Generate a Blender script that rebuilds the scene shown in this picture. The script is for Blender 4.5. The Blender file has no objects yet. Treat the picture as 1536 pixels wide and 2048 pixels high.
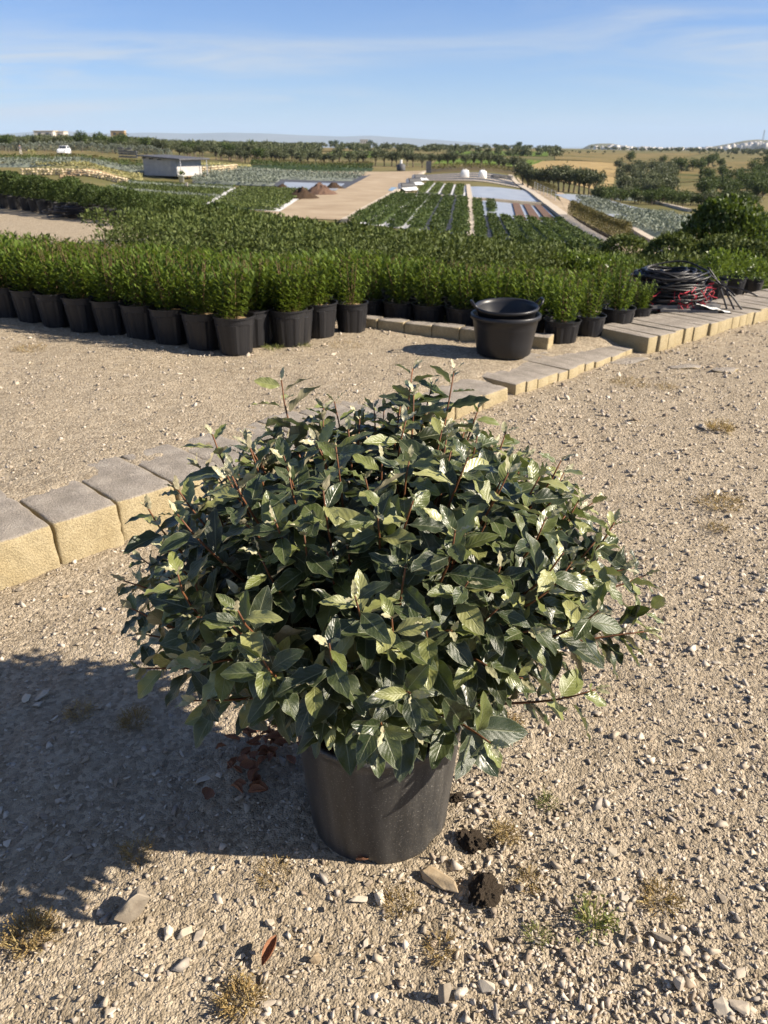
import bpy, bmesh, math, random
import numpy as np
from mathutils import Vector, Matrix
R = math.radians
rng = np.random.default_rng(7)
random.seed(7)
scene = bpy.context.scene
COL = scene.collection

# ---------------------------------------------------------------- camera, sky, sun, exposure
CAM_H, FPX, HORIZON = 1.5, 1540.0, 285.0          # pixels of the 1536 x 2048 photograph
PITCH = math.atan((1024 - HORIZON) / FPX)
cd = bpy.data.cameras.new('camera'); cam = bpy.data.objects.new('camera', cd); COL.objects.link(cam)
cam.location = (0, 0, CAM_H); cam.rotation_euler = (math.pi / 2 - PITCH, 0, 0)
cd.sensor_fit = 'VERTICAL'; cd.sensor_height = 36; cd.lens = FPX / 2048 * 36
cd.clip_start = 0.05; cd.clip_end = 60000
cd.dof.use_dof = True; cd.dof.focus_distance = 1.5; cd.dof.aperture_fstop = 9.0
scene.camera = cam

SUN_EL, SUN_BACK = R(33), R(8)
sdir = Vector((math.cos(SUN_EL) * math.cos(SUN_BACK), -math.cos(SUN_EL) * math.sin(SUN_BACK), math.sin(SUN_EL)))
sl = bpy.data.lights.new('sun', 'SUN'); sl.energy = 5.0; sl.angle = R(0.55); sl.color = (1.0, 0.89, 0.745)
so = bpy.data.objects.new('sun', sl); COL.objects.link(so); so.rotation_euler = sdir.to_track_quat('Z', 'Y').to_euler()

world = bpy.data.worlds.new('World'); scene.world = world; world.use_nodes = True
nt = world.node_tree; nt.nodes.clear()
def N(tree, kind, **kw):
    n = tree.nodes.new(kind)
    for k, v in kw.items():
        if hasattr(n, k): setattr(n, k, v)
    return n
wo = N(nt, 'ShaderNodeOutputWorld'); bg = N(nt, 'ShaderNodeBackground'); bg.inputs[1].default_value = 0.052
sky = N(nt, 'ShaderNodeTexSky', sky_type='NISHITA', sun_disc=False)
sky.sun_elevation = SUN_EL; sky.sun_rotation = math.atan2(sdir.x, sdir.y)
sky.air_density = 1.0; sky.dust_density = 0.0; sky.ozone_density = 4.0; sky.altitude = 800
tc = N(nt, 'ShaderNodeTexCoord'); sep = N(nt, 'ShaderNodeSeparateXYZ')
nt.links.new(tc.outputs['Generated'], sep.inputs[0])
def M_(tree, op, a, b=None, clamp=False):
    n = tree.nodes.new('ShaderNodeMath'); n.operation = op; n.use_clamp = clamp
    for i, v in enumerate((a, b)):
        if v is None: continue
        if isinstance(v, (int, float)): n.inputs[i].default_value = v
        else: tree.links.new(v, n.inputs[i])
    return n.outputs[0]
CLX, CLY = 0.0, 0.0
zz = M_(nt, 'ADD', M_(nt, 'MAXIMUM', sep.outputs[2], 0.0), 0.12)
cx = M_(nt, 'DIVIDE', sep.outputs[0], zz); cy = M_(nt, 'DIVIDE', sep.outputs[1], zz)
cmb = N(nt, 'ShaderNodeCombineXYZ'); nt.links.new(cx, cmb.inputs[0]); nt.links.new(cy, cmb.inputs[1])
mp = N(nt, 'ShaderNodeMapping'); mp.inputs['Rotation'].default_value = (0, 0, R(-38)); mp.inputs['Scale'].default_value = (0.62, 1.25, 1); mp.inputs['Location'].default_value = (CLX, CLY, 0)
nt.links.new(cmb.outputs[0], mp.inputs[0])
n1 = N(nt, 'ShaderNodeTexNoise'); n1.inputs['Scale'].default_value = 1.0; n1.inputs['Detail'].default_value = 9; n1.inputs['Roughness'].default_value = 0.56; n1.inputs['Distortion'].default_value = 1.1
nt.links.new(mp.outputs[0], n1.inputs[0])
n2 = N(nt, 'ShaderNodeTexNoise'); n2.inputs['Scale'].default_value = 0.45; n2.inputs['Detail'].default_value = 2
nt.links.new(mp.outputs[0], n2.inputs[0])
cmask = M_(nt, 'MULTIPLY', M_(nt, 'SUBTRACT', n1.outputs[0], 0.4, True), M_(nt, 'MULTIPLY', M_(nt, 'SUBTRACT', n2.outputs[0], 0.44, True), 26.0), True)
cmask = M_(nt, 'MULTIPLY', cmask, 0.8, True)
mix = N(nt, 'ShaderNodeMix', data_type='RGBA')
hs = N(nt, 'ShaderNodeMix', data_type='RGBA', blend_type='MULTIPLY'); hs.inputs[0].default_value = 1; nt.links.new(sky.outputs[0], hs.inputs[6]); hs.inputs[7].default_value = (.7, .83, 1.12, 1)
nt.links.new(cmask, mix.inputs[0]); nt.links.new(hs.outputs[2], mix.inputs[6]); mix.inputs[7].default_value = (5.6, 5.9, 6.2, 1)
nt.links.new(mix.outputs[2], bg.inputs[0]); nt.links.new(bg.outputs[0], wo.inputs[0])

vs = scene.view_settings; vs.view_transform = 'Standard'; vs.look = 'None'; vs.exposure = 1.2; vs.gamma = 1; vs.use_curve_mapping = False
scene.render.engine = 'CYCLES'
scene.cycles.use_denoising = True
scene.cycles.max_bounces = 6; scene.cycles.volume_bounces = 0; scene.cycles.transparent_max_bounces = 4
scene.cycles.caustics_reflective = False; scene.cycles.caustics_refractive = False

# ---------------------------------------------------------------- terrain height
AX, AY, EX, EY = -1.27, 2.615, 0.687, 0.7267          # foot of the block wall and its run
def tp(x, y):
    x = np.asarray(x, float); y = np.asarray(y, float)
    return (x - AX) * EX + (y - AY) * EY, -(x - AX) * EY + (y - AY) * EX
def from_tp(t, p): return AX + t * EX - p * EY, AY + t * EY + p * EX
def sstep(v, a, b):
    q = np.clip((v - a) / (b - a), 0, 1); return q * q * (3 - 2 * q)
def vnoise(x, y, seed=0):
    x = np.asarray(x, float) + seed * 17.31; y = np.asarray(y, float) - seed * 9.77
    xi = np.floor(x).astype(np.int64); yi = np.floor(y).astype(np.int64)
    fx = x - xi; fy = y - yi; fx = fx * fx * (3 - 2 * fx); fy = fy * fy * (3 - 2 * fy)
    def h(a, b):
        v = (a * 374761393 + b * 668265263 + seed * 1442695) & 0x7fffffff
        v = ((v ^ (v >> 13)) * 1274126177) & 0x7fffffff
        return ((v ^ (v >> 16)) & 0xffff) / 65535.0
    return (h(xi, yi) * (1 - fx) + h(xi + 1, yi) * fx) * (1 - fy) + (h(xi, yi + 1) * (1 - fx) + h(xi + 1, yi + 1) * fx) * fy
DS = np.log(np.array([20, 45, 75, 103, 111, 150, 200, 300, 500, 1000, 3000, 12000, 40000.]))
SS = np.array([-.62, -.36, -.29, -.22, -.06, .1, .2, .31, .45, .6])
ZT = np.array([
 [0, -1.4, -2.2, -2.4, -1.5, -.4, 0., .3, .5, -1, -12, -60, -200],
 [0, -1.8, -2.5, -2.6, -1.6, -.6, -.2, .1, .3, -1, -12, -60, -200],
 [-0.8, -2.8, -3.4, -3.4, -3.3, -1.2, -.8, -.2, 0., -2, -12, -60, -200],
 [-1.6, -3.2, -3.5, -3.5, -3.5, -2.6, -1.8, -1.2, -.8, -3, -14, -60, -200],
 [-2.3, -3.5, -3.5, -3.5, -3.5, -3.5, -3.4, -2.6, -2, -4, -16, -60, -200],
 [-2.5, -3.6, -3.6, -3.6, -3.6, -3.6, -3.7, -3.4, -2.8, -4, -18, -60, -200],
 [-2.6, -3.8, -4.1, -4.4, -4.6, -6.0, -5.8, -4.4, -3.6, -5, -20, -70, -200],
 [-2.7, -3.9, -4.6, -5.6, -5.9, -7.0, -6.8, -5.6, -5, -7, -22, -75, -200],
 [-2.7, -4.0, -4.8, -6.0, -6.3, -7.2, -7.0, -6.2, -5.6, -8, -24, -80, -200],
 [-2.7, -4.0, -5.0, -6.2, -6.5, -7.4, -7.2, -6.5, -6, -9, -24, -80, -200]])
def Z(x, y):
    x = np.asarray(x, float); y = np.asarray(y, float)
    t, p = tp(x, y)
    left = np.maximum(.188 - .034 * np.clip(t, -.5, 10), .055)
    z = left * sstep(p, .06, .36)
    z = z - .062 * np.maximum(0, t - 4.5) * (1 - sstep(p, 8, 12.5) * (1 - sstep(t, 7.6, 10.5))) * sstep(p, .4, 1.2)
    z = z - .115 * np.maximum(0, t - 7.0) * sstep(t, 6.8, 9.0)
    yy = np.clip(y, 20, 40000); s = np.clip(x / yy, -.62, .6)
    ld = np.clip(np.log(yy), DS[0], DS[-1] - 1e-6)
    i = np.clip(np.searchsorted(SS, s, side='right') - 1, 0, len(SS) - 2)
    j = np.clip(np.searchsorted(DS, ld, side='right') - 1, 0, len(DS) - 2)
    a = (s - SS[i]) / (SS[i + 1] - SS[i]); b = (ld - DS[j]) / (DS[j + 1] - DS[j])
    a = a * a * (3 - 2 * a)
    zf = (ZT[i, j] * (1 - a) + ZT[i + 1, j] * a) * (1 - b) + (ZT[i, j + 1] * (1 - a) + ZT[i + 1, j + 1] * a) * b
    w = sstep(t, 13, 24) * sstep(y, -5, 8)
    z = np.where(w > 0, np.maximum(z, -6) * (1 - w) + zf * w, z)
    return z
def Zg(x, y):
    x = np.asarray(x, float); y = np.asarray(y, float)
    near = np.clip((14 - np.abs(y)) / 6, 0, 1)
    m = (vnoise(x * 1.7, y * 1.7, 1) - .5) * .03 + (vnoise(x * 7, y * 7, 2) - .5) * .014 + (vnoise(x * 23, y * 23, 3) - .5) * .009 + (vnoise(x * 60, y * 60, 5) - .5) * .005
    return Z(x, y) + m * near
cp, sp = math.cos(PITCH), math.sin(PITCH)
def ray(px, py):
    a = (px - 768) / FPX; b = (1024 - py) / FPX
    return np.array([a, cp + b * sp, -sp + b * cp])
KS = .3 * 1.01 ** np.arange(1190)
def at(px, py, dz=0.0):
    """ground point seen at a pixel of the photograph (march along the sight line)"""
    d = ray(px, py); Q = d[None] * KS[:, None]
    hit = np.nonzero(CAM_H + Q[:, 2] <= Z(Q[:, 0], Q[:, 1]) + dz)[0]
    i = hit[0] if len(hit) else len(KS) - 1
    lo, hi = KS[max(i - 1, 0)], KS[i]
    for _ in range(22):
        m = (lo + hi) / 2; q = d * m
        if CAM_H + q[2] <= float(Z(q[0], q[1])) + dz: hi = m
        else: lo = m
    q = d * hi
    return float(q[0]), float(q[1]), float(Z(q[0], q[1]))
def on(px, dist):
    """ground point in the column of a pixel at a given distance"""
    x = (px - 768) / FPX * (dist * cp + CAM_H * sp)
    return x, dist, float(Z(x, dist))

# ---------------------------------------------------------------- mesh helpers
def unit(a): return a / np.maximum(np.linalg.norm(a, axis=-1, keepdims=True), 1e-9)
def tag(o, label=None, cat=None, group=None, kind=None):
    if label: o['label'] = label
    if cat: o['category'] = cat
    if group: o['group'] = group
    if kind: o['kind'] = kind
    return o
def mesh(name, v, f, mats, smooth=False, uv=None, midx=None):
    me = bpy.data.meshes.new(name)
    v = np.asarray(v, np.float32)
    if isinstance(f, np.ndarray):
        n = f.shape[1]
        me.vertices.add(len(v)); me.vertices.foreach_set('co', v.ravel())
        me.loops.add(f.size); me.loops.foreach_set('vertex_index', f.astype(np.int32).ravel())
        me.polygons.add(len(f)); me.polygons.foreach_set('loop_start', np.arange(0, f.size, n, dtype=np.int32))
        try: me.polygons.foreach_set('loop_total', np.full(len(f), n, np.int32))
        except Exception: pass
        me.update(calc_edges=True)
    else:
        me.from_pydata([tuple(map(float, q)) for q in v], [], [tuple(int(i) for i in q) for q in f])
    for m in (mats if isinstance(mats, (list, tuple)) else [mats]): me.materials.append(m)
    if midx is not None: me.polygons.foreach_set('material_index', np.asarray(midx, np.int32))
    if smooth: me.polygons.foreach_set('use_smooth', np.ones(len(me.polygons), bool))
    if uv is not None:
        l = me.uv_layers.new(name='UVMap')
        vi = np.zeros(len(me.loops), np.int32); me.loops.foreach_get('vertex_index', vi)
        l.data.foreach_set('uv', np.asarray(uv, np.float32)[vi].ravel())
    me.update()
    return me
def obj(name, me, parent=None, loc=None, rz=None):
    o = bpy.data.objects.new(name, me); COL.objects.link(o)
    if parent is not None: o.parent = parent
    if loc is not None: o.location = loc
    if rz is not None: o.rotation_euler = (0, 0, rz)
    return o
def empty(name, loc=(0, 0, 0), rz=0, s=1.0):
    o = bpy.data.objects.new(name, None); COL.objects.link(o); o.empty_display_size = .05
    o.location = loc; o.rotation_euler = (0, 0, rz); o.scale = (s, s, s); return o
class MB:
    def __init__(s): s.v = []; s.f = []
    def add(s, v, f):
        o = len(s.v); s.v += [tuple(q) for q in v]; s.f += [tuple(i + o for i in q) for q in f]; return s
    def box(s, c, d, rz=0, jit=0):
        c0, s0 = math.cos(rz), math.sin(rz); v = []
        for k in (-.5, .5):
            for j in (-.5, .5):
                for i in (-.5, .5):
                    x, y, z = i * d[0], j * d[1], k * d[2]
                    if jit: x += random.uniform(-jit, jit); y += random.uniform(-jit, jit); z += random.uniform(-jit, jit)
                    v.append((c[0] + x * c0 - y * s0, c[1] + x * s0 + y * c0, c[2] + z))
        return s.add(v, [(0, 2, 3, 1), (4, 5, 7, 6), (0, 1, 5, 4), (2, 6, 7, 3), (0, 4, 6, 2), (1, 3, 7, 5)])
    def tube(s, pts, rad, n=6, closed=False):
        P = [Vector(q) for q in pts]; m = len(P); base = len(s.v)
        if not hasattr(rad, '__len__'): rad = [rad] * m
        up = Vector((0.13, 0.31, 1))
        for i in range(m):
            a = P[(i + 1) % m] if (closed or i < m - 1) else P[i]; b = P[(i - 1) % m] if (closed or i > 0) else P[i]
            d = (a - b).normalized() if (a - b).length > 1e-9 else Vector((0, 0, 1))
            x = d.cross(up)
            if x.length < 1e-4: x = d.cross(Vector((1, 0, 0)))
            x.normalize(); y = d.cross(x)
            for k in range(n):
                an = 2 * math.pi * k / n
                s.v.append(tuple(P[i] + (x * math.cos(an) + y * math.sin(an)) * rad[i]))
        for i in range(m if closed else m - 1):
            for k in range(n):
                i2 = (i + 1) % m; k2 = (k + 1) % n
                s.f.append((base + i * n + k, base + i * n + k2, base + i2 * n + k2, base + i2 * n + k))
        if not closed:
            s.f.append(tuple(base + k for k in range(n))[::-1]); s.f.append(tuple(base + (m - 1) * n + k for k in range(n)))
        return s
    def lathe(s, prof, n=32, fn=None):
        base = len(s.v)
        for i, (r, z) in enumerate(prof):
            for k in range(n):
                a = 2 * math.pi * k / n; rr = r if fn is None else fn(i, a, r, z)
                s.v.append((rr * math.cos(a), rr * math.sin(a), z))
        for i in range(len(prof) - 1):
            for k in range(n):
                k2 = (k + 1) % n
                s.f.append((base + i * n + k, base + i * n + k2, base + (i + 1) * n + k2, base + (i + 1) * n + k))
        return s
    def mesh(s, name, mats, smooth=False): return mesh(name, s.v, s.f, mats, smooth)
    def build(s, name, mats, parent=None, smooth=False, loc=None, rz=None): return obj(name, s.mesh(name, mats, smooth), parent, loc, rz)

# ---------------------------------------------------------------- materials
MATS = {}
def mat(name):
    m = bpy.data.materials.new(name); m.use_nodes = True; t = m.node_tree; t.nodes.clear()
    out = N(t, 'ShaderNodeOutputMaterial'); p = N(t, 'ShaderNodeBsdfPrincipled'); t.links.new(p.outputs[0], out.inputs[0])
    MATS[name] = m; return m, t, p, out
def ramp(t, fac, stops):
    r = N(t, 'ShaderNodeValToRGB'); e = r.color_ramp.elements
    while len(e) < len(stops): e.new(.5)
    for el, (q, c) in zip(e, stops): el.position = q; el.color = (*c, 1)
    if fac is not None: t.links.new(fac, r.inputs[0])
    return r.outputs[0]
def noise(t, scale, detail=4, rough=.6, vec=None, dist=0):
    n = N(t, 'ShaderNodeTexNoise'); n.inputs['Scale'].default_value = scale; n.inputs['Detail'].default_value = detail
    n.inputs['Roughness'].default_value = rough; n.inputs['Distortion'].default_value = dist
    if vec is not None: t.links.new(vec, n.inputs[0])
    return n.outputs[0]
def coords(t, which='Object'): return N(t, 'ShaderNodeTexCoord').outputs[which]
def mixc(t, fac, a, b, mode='MIX'):
    n = N(t, 'ShaderNodeMix', data_type='RGBA', blend_type=mode)
    for i, v in ((0, fac), (6, a), (7, b)):
        if isinstance(v, (int, float)): n.inputs[i].default_value = v
        elif isinstance(v, tuple): n.inputs[i].default_value = (*v, 1)
        else: t.links.new(v, n.inputs[i])
    return n.outputs[2]
def bump(t, p, h, strength=.4, dist=.01):
    b = N(t, 'ShaderNodeBump'); b.inputs['Strength'].default_value = strength; b.inputs['Distance'].default_value = dist
    t.links.new(h, b.inputs['Height']); t.links.new(b.outputs[0], p.inputs['Normal'])
def island(t): return N(t, 'ShaderNodeNewGeometry').outputs['Random Per Island']
def simple(name, a, b, scale=20, rough=.8, bs=.3, bd=.01, spec=.3, detail=5, coord='Object'):
    m, t, p, o = mat(name); c = coords(t, coord); n = noise(t, scale, detail, .6, c)
    t.links.new(ramp(t, n, [(.3, a), (.7, b)]), p.inputs['Base Color']); p.inputs['Roughness'].default_value = rough
    p.inputs['Specular IOR Level'].default_value = spec
    if bs: bump(t, p, n, bs, bd)
    return m
def foliage(name, dark, mid, light, trans=.25, rough=.45, back=None, spec=.4):
    m, t, p, o = mat(name); r = island(t)
    oi = N(t, 'ShaderNodeObjectInfo').outputs['Random']
    c = ramp(t, r, [(0, dark), (.5, mid), (1, light)])
    hs = N(t, 'ShaderNodeHueSaturation'); t.links.new(c, hs.inputs['Color'])
    t.links.new(M_(t, 'ADD', M_(t, 'MULTIPLY', oi, .35), .82), hs.inputs['Value'])
    c = hs.outputs[0]
    t.links.new(c, p.inputs['Base Color']); p.inputs['Roughness'].default_value = rough; p.inputs['Specular IOR Level'].default_value = spec
    tr = N(t, 'ShaderNodeBsdfTranslucent'); t.links.new(mixc(t, .5, c, (light[0] * 1.3, light[1] * 1.3, light[2] * .6)), tr.inputs[0])
    ms = N(t, 'ShaderNodeMixShader'); ms.inputs[0].default_value = trans
    t.links.new(p.outputs[0], ms.inputs[1]); t.links.new(tr.outputs[0], ms.inputs[2]); t.links.new(ms.outputs[0], o.inputs[0])
    return m
# sandy gravel ground
m, t, p, o = mat('gravel_ground'); c = coords(t, 'Object')
big = noise(t, .9, 3, .6, c); mid = noise(t, 14, 5, .7, c); fine = noise(t, 120, 4, .75, c)
v = N(t, 'ShaderNodeTexVoronoi'); v.inputs['Scale'].default_value = 75; t.links.new(c, v.inputs[0])
v2 = N(t, 'ShaderNodeTexVoronoi'); v2.inputs['Scale'].default_value = 190; t.links.new(c, v2.inputs[0])
col = ramp(t, mid, [(.25, (.285, .233, .16)), (.5, (.382, .324, .235)), (.75, (.46, .4, .302))])
col = mixc(t, M_(t, 'MULTIPLY', big, .55), col, (.41, .355, .27))
tcol = ramp(t, v.outputs['Color'], [(.1, (.55, .51, .46)), (.9, (1.32, 1.28, 1.25))])
col = mixc(t, .8, col, tcol, 'MULTIPLY')
t.links.new(col, p.inputs['Base Color']); p.inputs['Roughness'].default_value = .95; p.inputs['Specular IOR Level'].default_value = .12
h = M_(t, 'ADD', M_(t, 'MULTIPLY', v.outputs['Distance'], -1.0), M_(t, 'ADD', M_(t, 'MULTIPLY', v2.outputs['Distance'], -.6), M_(t, 'MULTIPLY', fine, 1.0)))
bump(t, p, h, 1.0, .009)
# distant land
m, t, p, o = mat('dry_land'); c = coords(t, 'Object')
a = noise(t, .02, 5, .65, c); b = noise(t, .35, 4, .7, c)
col = ramp(t, a, [(.3, (.075, .085, .032)), (.45, (.13, .12, .05)), (.6, (.24, .185, .09)), (.75, (.11, .115, .045))])
col = mixc(t, M_(t, 'MULTIPLY', b, .7), col, (.1, .095, .04))
t.links.new(col, p.inputs['Base Color']); p.inputs['Roughness'].default_value = 1; p.inputs['Specular IOR Level'].default_value = .05
# pebbles
def stones(name, cols, coord_scale=60):
    m, t, p, o = mat(name); c = ramp(t, island(t), cols); n = noise(t, coord_scale, 4, .7, coords(t))
    c = mixc(t, .55, c, ramp(t, n, [(.3, (.72, .7, .66)), (.7, (1.15, 1.13, 1.1))]), 'MULTIPLY')
    t.links.new(c, p.inputs['Base Color']); p.inputs['Roughness'].default_value = .9; p.inputs['Specular IOR Level'].default_value = .2
    bump(t, p, n, .35, .003); return m
stones('pebble', [(0, (.27, .215, .16)), (.25, (.43, .37, .285)), (.45, (.29, .26, .225)), (.6, (.48, .425, .35)), (.8, (.54, .485, .405)), (1, (.35, .29, .235))])
stones('pale_stone', [(0, (.43, .375, .29)), (.5, (.52, .465, .375)), (1, (.38, .325, .255))], 35)
simple('tan_stone', (.3, .22, .13), (.44, .35, .23), 28, .9, .5, .006, .15)
simple('grey_stone', (.2, .165, .125), (.3, .26, .2), 30, .9, .5, .006, .15)
# tuff wall blocks: pale grey weathered top, warm sawn face
m, t, p, o = mat('tuff_block'); c = coords(t, 'Object'); g = N(t, 'ShaderNodeNewGeometry')
n1_ = noise(t, 9, 6, .65, c); n2_ = noise(t, 130, 4, .75, c)
ny = N(t, 'ShaderNodeSeparateXYZ'); t.links.new(N(t, 'ShaderNodeTexCoord').outputs['Normal'], ny.inputs[0])
up = M_(t, 'MULTIPLY', M_(t, 'SUBTRACT', M_(t, 'ADD', ny.outputs[2], M_(t, 'MULTIPLY', M_(t, 'SUBTRACT', n1_, .5), .5)), .55, True), 4, True)
face = ramp(t, n1_, [(.3, (.36, .29, .165)), (.7, (.45, .38, .24))])
top = ramp(t, n1_, [(.28, (.23, .205, .17)), (.5, (.32, .285, .24)), (.72, (.41, .37, .31))])
col = mixc(t, up, face, top); col = mixc(t, .6, col, ramp(t, n2_, [(.32, (.55, .52, .5)), (.68, (1.3, 1.3, 1.3))]), 'MULTIPLY')
t.links.new(col, p.inputs['Base Color']); p.inputs['Roughness'].default_value = .95; p.inputs['Specular IOR Level'].default_value = .1
bump(t, p, M_(t, 'ADD', M_(t, 'MULTIPLY', n1_, .4), n2_), 1.0, .009)
# plastics
def plastic(name, colr, rough, dust, scale=90, vert=True):
    m, t, p, o = mat(name); c = coords(t, 'Object')
    spk = noise(t, scale * 3, 2, .6, c); sm = N(t, 'ShaderNodeMapping'); sm.inputs['Scale'].default_value = (14, 14, 1.2 if vert else 14); t.links.new(c, sm.inputs[0])
    streak = noise(t, 1.6, 5, .65, sm.outputs[0])
    f = M_(t, 'ADD', M_(t, 'MULTIPLY', M_(t, 'SUBTRACT', spk, .6, True), 6.0, True), M_(t, 'MULTIPLY', M_(t, 'SUBTRACT', streak, .42, True), .8), True)
    f = M_(t, 'MULTIPLY', f, dust)
    t.links.new(mixc(t, f, colr, (.27, .25, .215)), p.inputs['Base Color'])
    t.links.new(M_(t, 'ADD', M_(t, 'MULTIPLY', f, .3), rough), p.inputs['Roughness']); p.inputs['Specular IOR Level'].default_value = .35
    bump(t, p, streak, .05, .003); return m
plastic('pot_plastic', (.03, .0295, .029), .42, .75)
plastic('nursery_pot_plastic', (.014, .014, .016), .42, .1)
plastic('tub_plastic', (.016, .016, .018), .38, .07)
plastic('hose_plastic', (.014, .013, .013), .4, .1, 60, False)
simple('soil', (.03, .02, .013), (.085, .055, .035), 60, .98, .9, .012, .1)
simple('clod_soil', (.05, .037, .027), (.13, .1, .07), 110, .98, 1, .01, .1)
simple('dry_leaf', (.13, .05, .022), (.33, .16, .085), 30, .7, .3, .003, .3)
simple('bark', (.09, .065, .045), (.2, .16, .12), 14, .9, .6, .02, .2)
simple('red_twine', (.3, .015, .03), (.5, .05, .07), 30, .6, 0)
simple('white_plastic', (.62, .62, .6), (.8, .8, .78), 12, .5, .1)
simple('blue_tag', (.02, .14, .42), (.03, .2, .55), 12, .5, 0)
simple('grey_board', (.1, .095, .09), (.2, .19, .18), 20, .7, .3)
simple('weathered_wood', (.2, .15, .1), (.36, .28, .2), 14, .9, .4)
simple('concrete', (.3, .27, .23), (.42, .385, .33), 3, .9, .2, .02)
simple('kerb_concrete', (.4, .34, .26), (.52, .45, .35), 2, .9, .2, .02)
simple('render_wall', (.37, .36, .34), (.5, .48, .45), 1.2, .9, .15, .02)
simple('sheet_metal', (.3, .31, .33), (.42, .43, .45), 2, .5, .1)
simple('dark_roof', (.055, .055, .06), (.11, .11, .115), 2, .6, .1)
simple('dirt_track', (.27, .205, .135), (.39, .315, .22), .3, .95, .3, .03, .1, 8)
m, t, p, o = mat('straw'); c = coords(t); n1_ = noise(t, .05, 6, .7, c); n2_ = noise(t, .5, 5, .7, c)
col = ramp(t, n1_, [(.3, (.075, .085, .032)), (.45, (.15, .125, .055)), (.6, (.22, .17, .08)), (.75, (.1, .1, .04))])
col = mixc(t, .6, col, ramp(t, n2_, [(.3, (.6, .6, .55)), (.7, (1.3, 1.25, 1.2))]), 'MULTIPLY')
t.links.new(col, p.inputs['Base Color']); p.inputs['Roughness'].default_value = 1; p.inputs['Specular IOR Level'].default_value = .05
simple('ripe_straw', (.24, .17, .075), (.36, .27, .13), .25, 1, .4, .1, .05, 8)
simple('crop_green', (.07, .11, .02), (.13, .18, .035), .12, 1, .3, .1, .05, 8)
simple('mulch_fabric', (.045, .046, .05), (.085, .085, .09), .6, .6, .1)
simple('plastic_sheet', (.24, .26, .28), (.36, .38, .4), .5, .33, .15, .02, .5)
simple('pale_strip', (.5, .49, .47), (.68, .67, .65), .7, .6, .1)
simple('brown_mulch', (.085, .05, .035), (.15, .09, .06), 1.5, .95, .4, .03)
simple('cream_stone', (.45, .36, .22), (.62, .52, .36), 1.1, .95, .5, .05)
simple('bank_earth', (.22, .15, .085), (.38, .28, .16), 1.2, 1, .6, .08, .05)
simple('hill_blue', (.1, .1, .07), (.17, .155, .11), .0008, 1, 0)
simple('town_white', (.42, .39, .35), (.6, .56, .5), .05, .9, 0)
simple('water_puddle', (.1, .11, .11), (.14, .15, .15), 2, .05, 0, spec=.6)
simple('car_paint', (.78, .78, .78), (.82, .82, .82), 3, .25, 0, spec=.6)
simple('car_glass', (.02, .025, .03), (.03, .035, .04), 3, .1, 0, spec=.7)
simple('rubber', (.015, .015, .015), (.03, .03, .03), 10, .8, 0)
simple('skin', (.36, .2, .13), (.42, .25, .17), 10, .6, 0)
simple('grey_cloth', (.1, .095, .1), (.17, .16, .17), 12, .9, .1)
simple('pale_cloth', (.5, .48, .45), (.6, .58, .54), 12, .9, .1)
simple('hair_dark', (.02, .015, .012), (.04, .03, .025), 20, .7, 0)
# foliage
foliage('bright_leaf', (.045, .078, .011), (.088, .135, .018), (.155, .21, .034), .32, .38, spec=.45)
foliage('dull_leaf', (.045, .065, .016), (.075, .1, .026), (.12, .145, .042), .22, .6, spec=.2)
foliage('dark_leaf', (.03, .05, .012), (.052, .08, .02), (.09, .118, .032), .22, .55, spec=.22)
foliage('olive_leaf', (.048, .06, .024), (.08, .095, .04), (.125, .14, .065), .15, .6)
foliage('silver_leaf', (.1, .12, .09), (.16, .185, .145), (.23, .25, .2), .1, .7)
foliage('tree_leaf', (.026, .046, .008), (.052, .085, .013), (.11, .15, .026), .25, .45, spec=.3)
foliage('reddish_leaf', (.09, .065, .022), (.14, .11, .035), (.16, .16, .05), .2, .6)
foliage('dry_weed', (.2, .13, .05), (.3, .21, .085), (.36, .28, .12), .2, .8)
foliage('green_weed', (.09, .12, .03), (.16, .19, .05), (.28, .25, .09), .25, .7)
foliage('yellow_leaf', (.2, .2, .07), (.3, .28, .11), (.42, .38, .2), .2, .7)
simple('stem_orange', (.09, .035, .016), (.2, .085, .035), 60, .6, .2, .002, .3)
simple('stem_brown', (.1, .06, .03), (.2, .13, .07), 40, .8, .2, .002)
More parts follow.
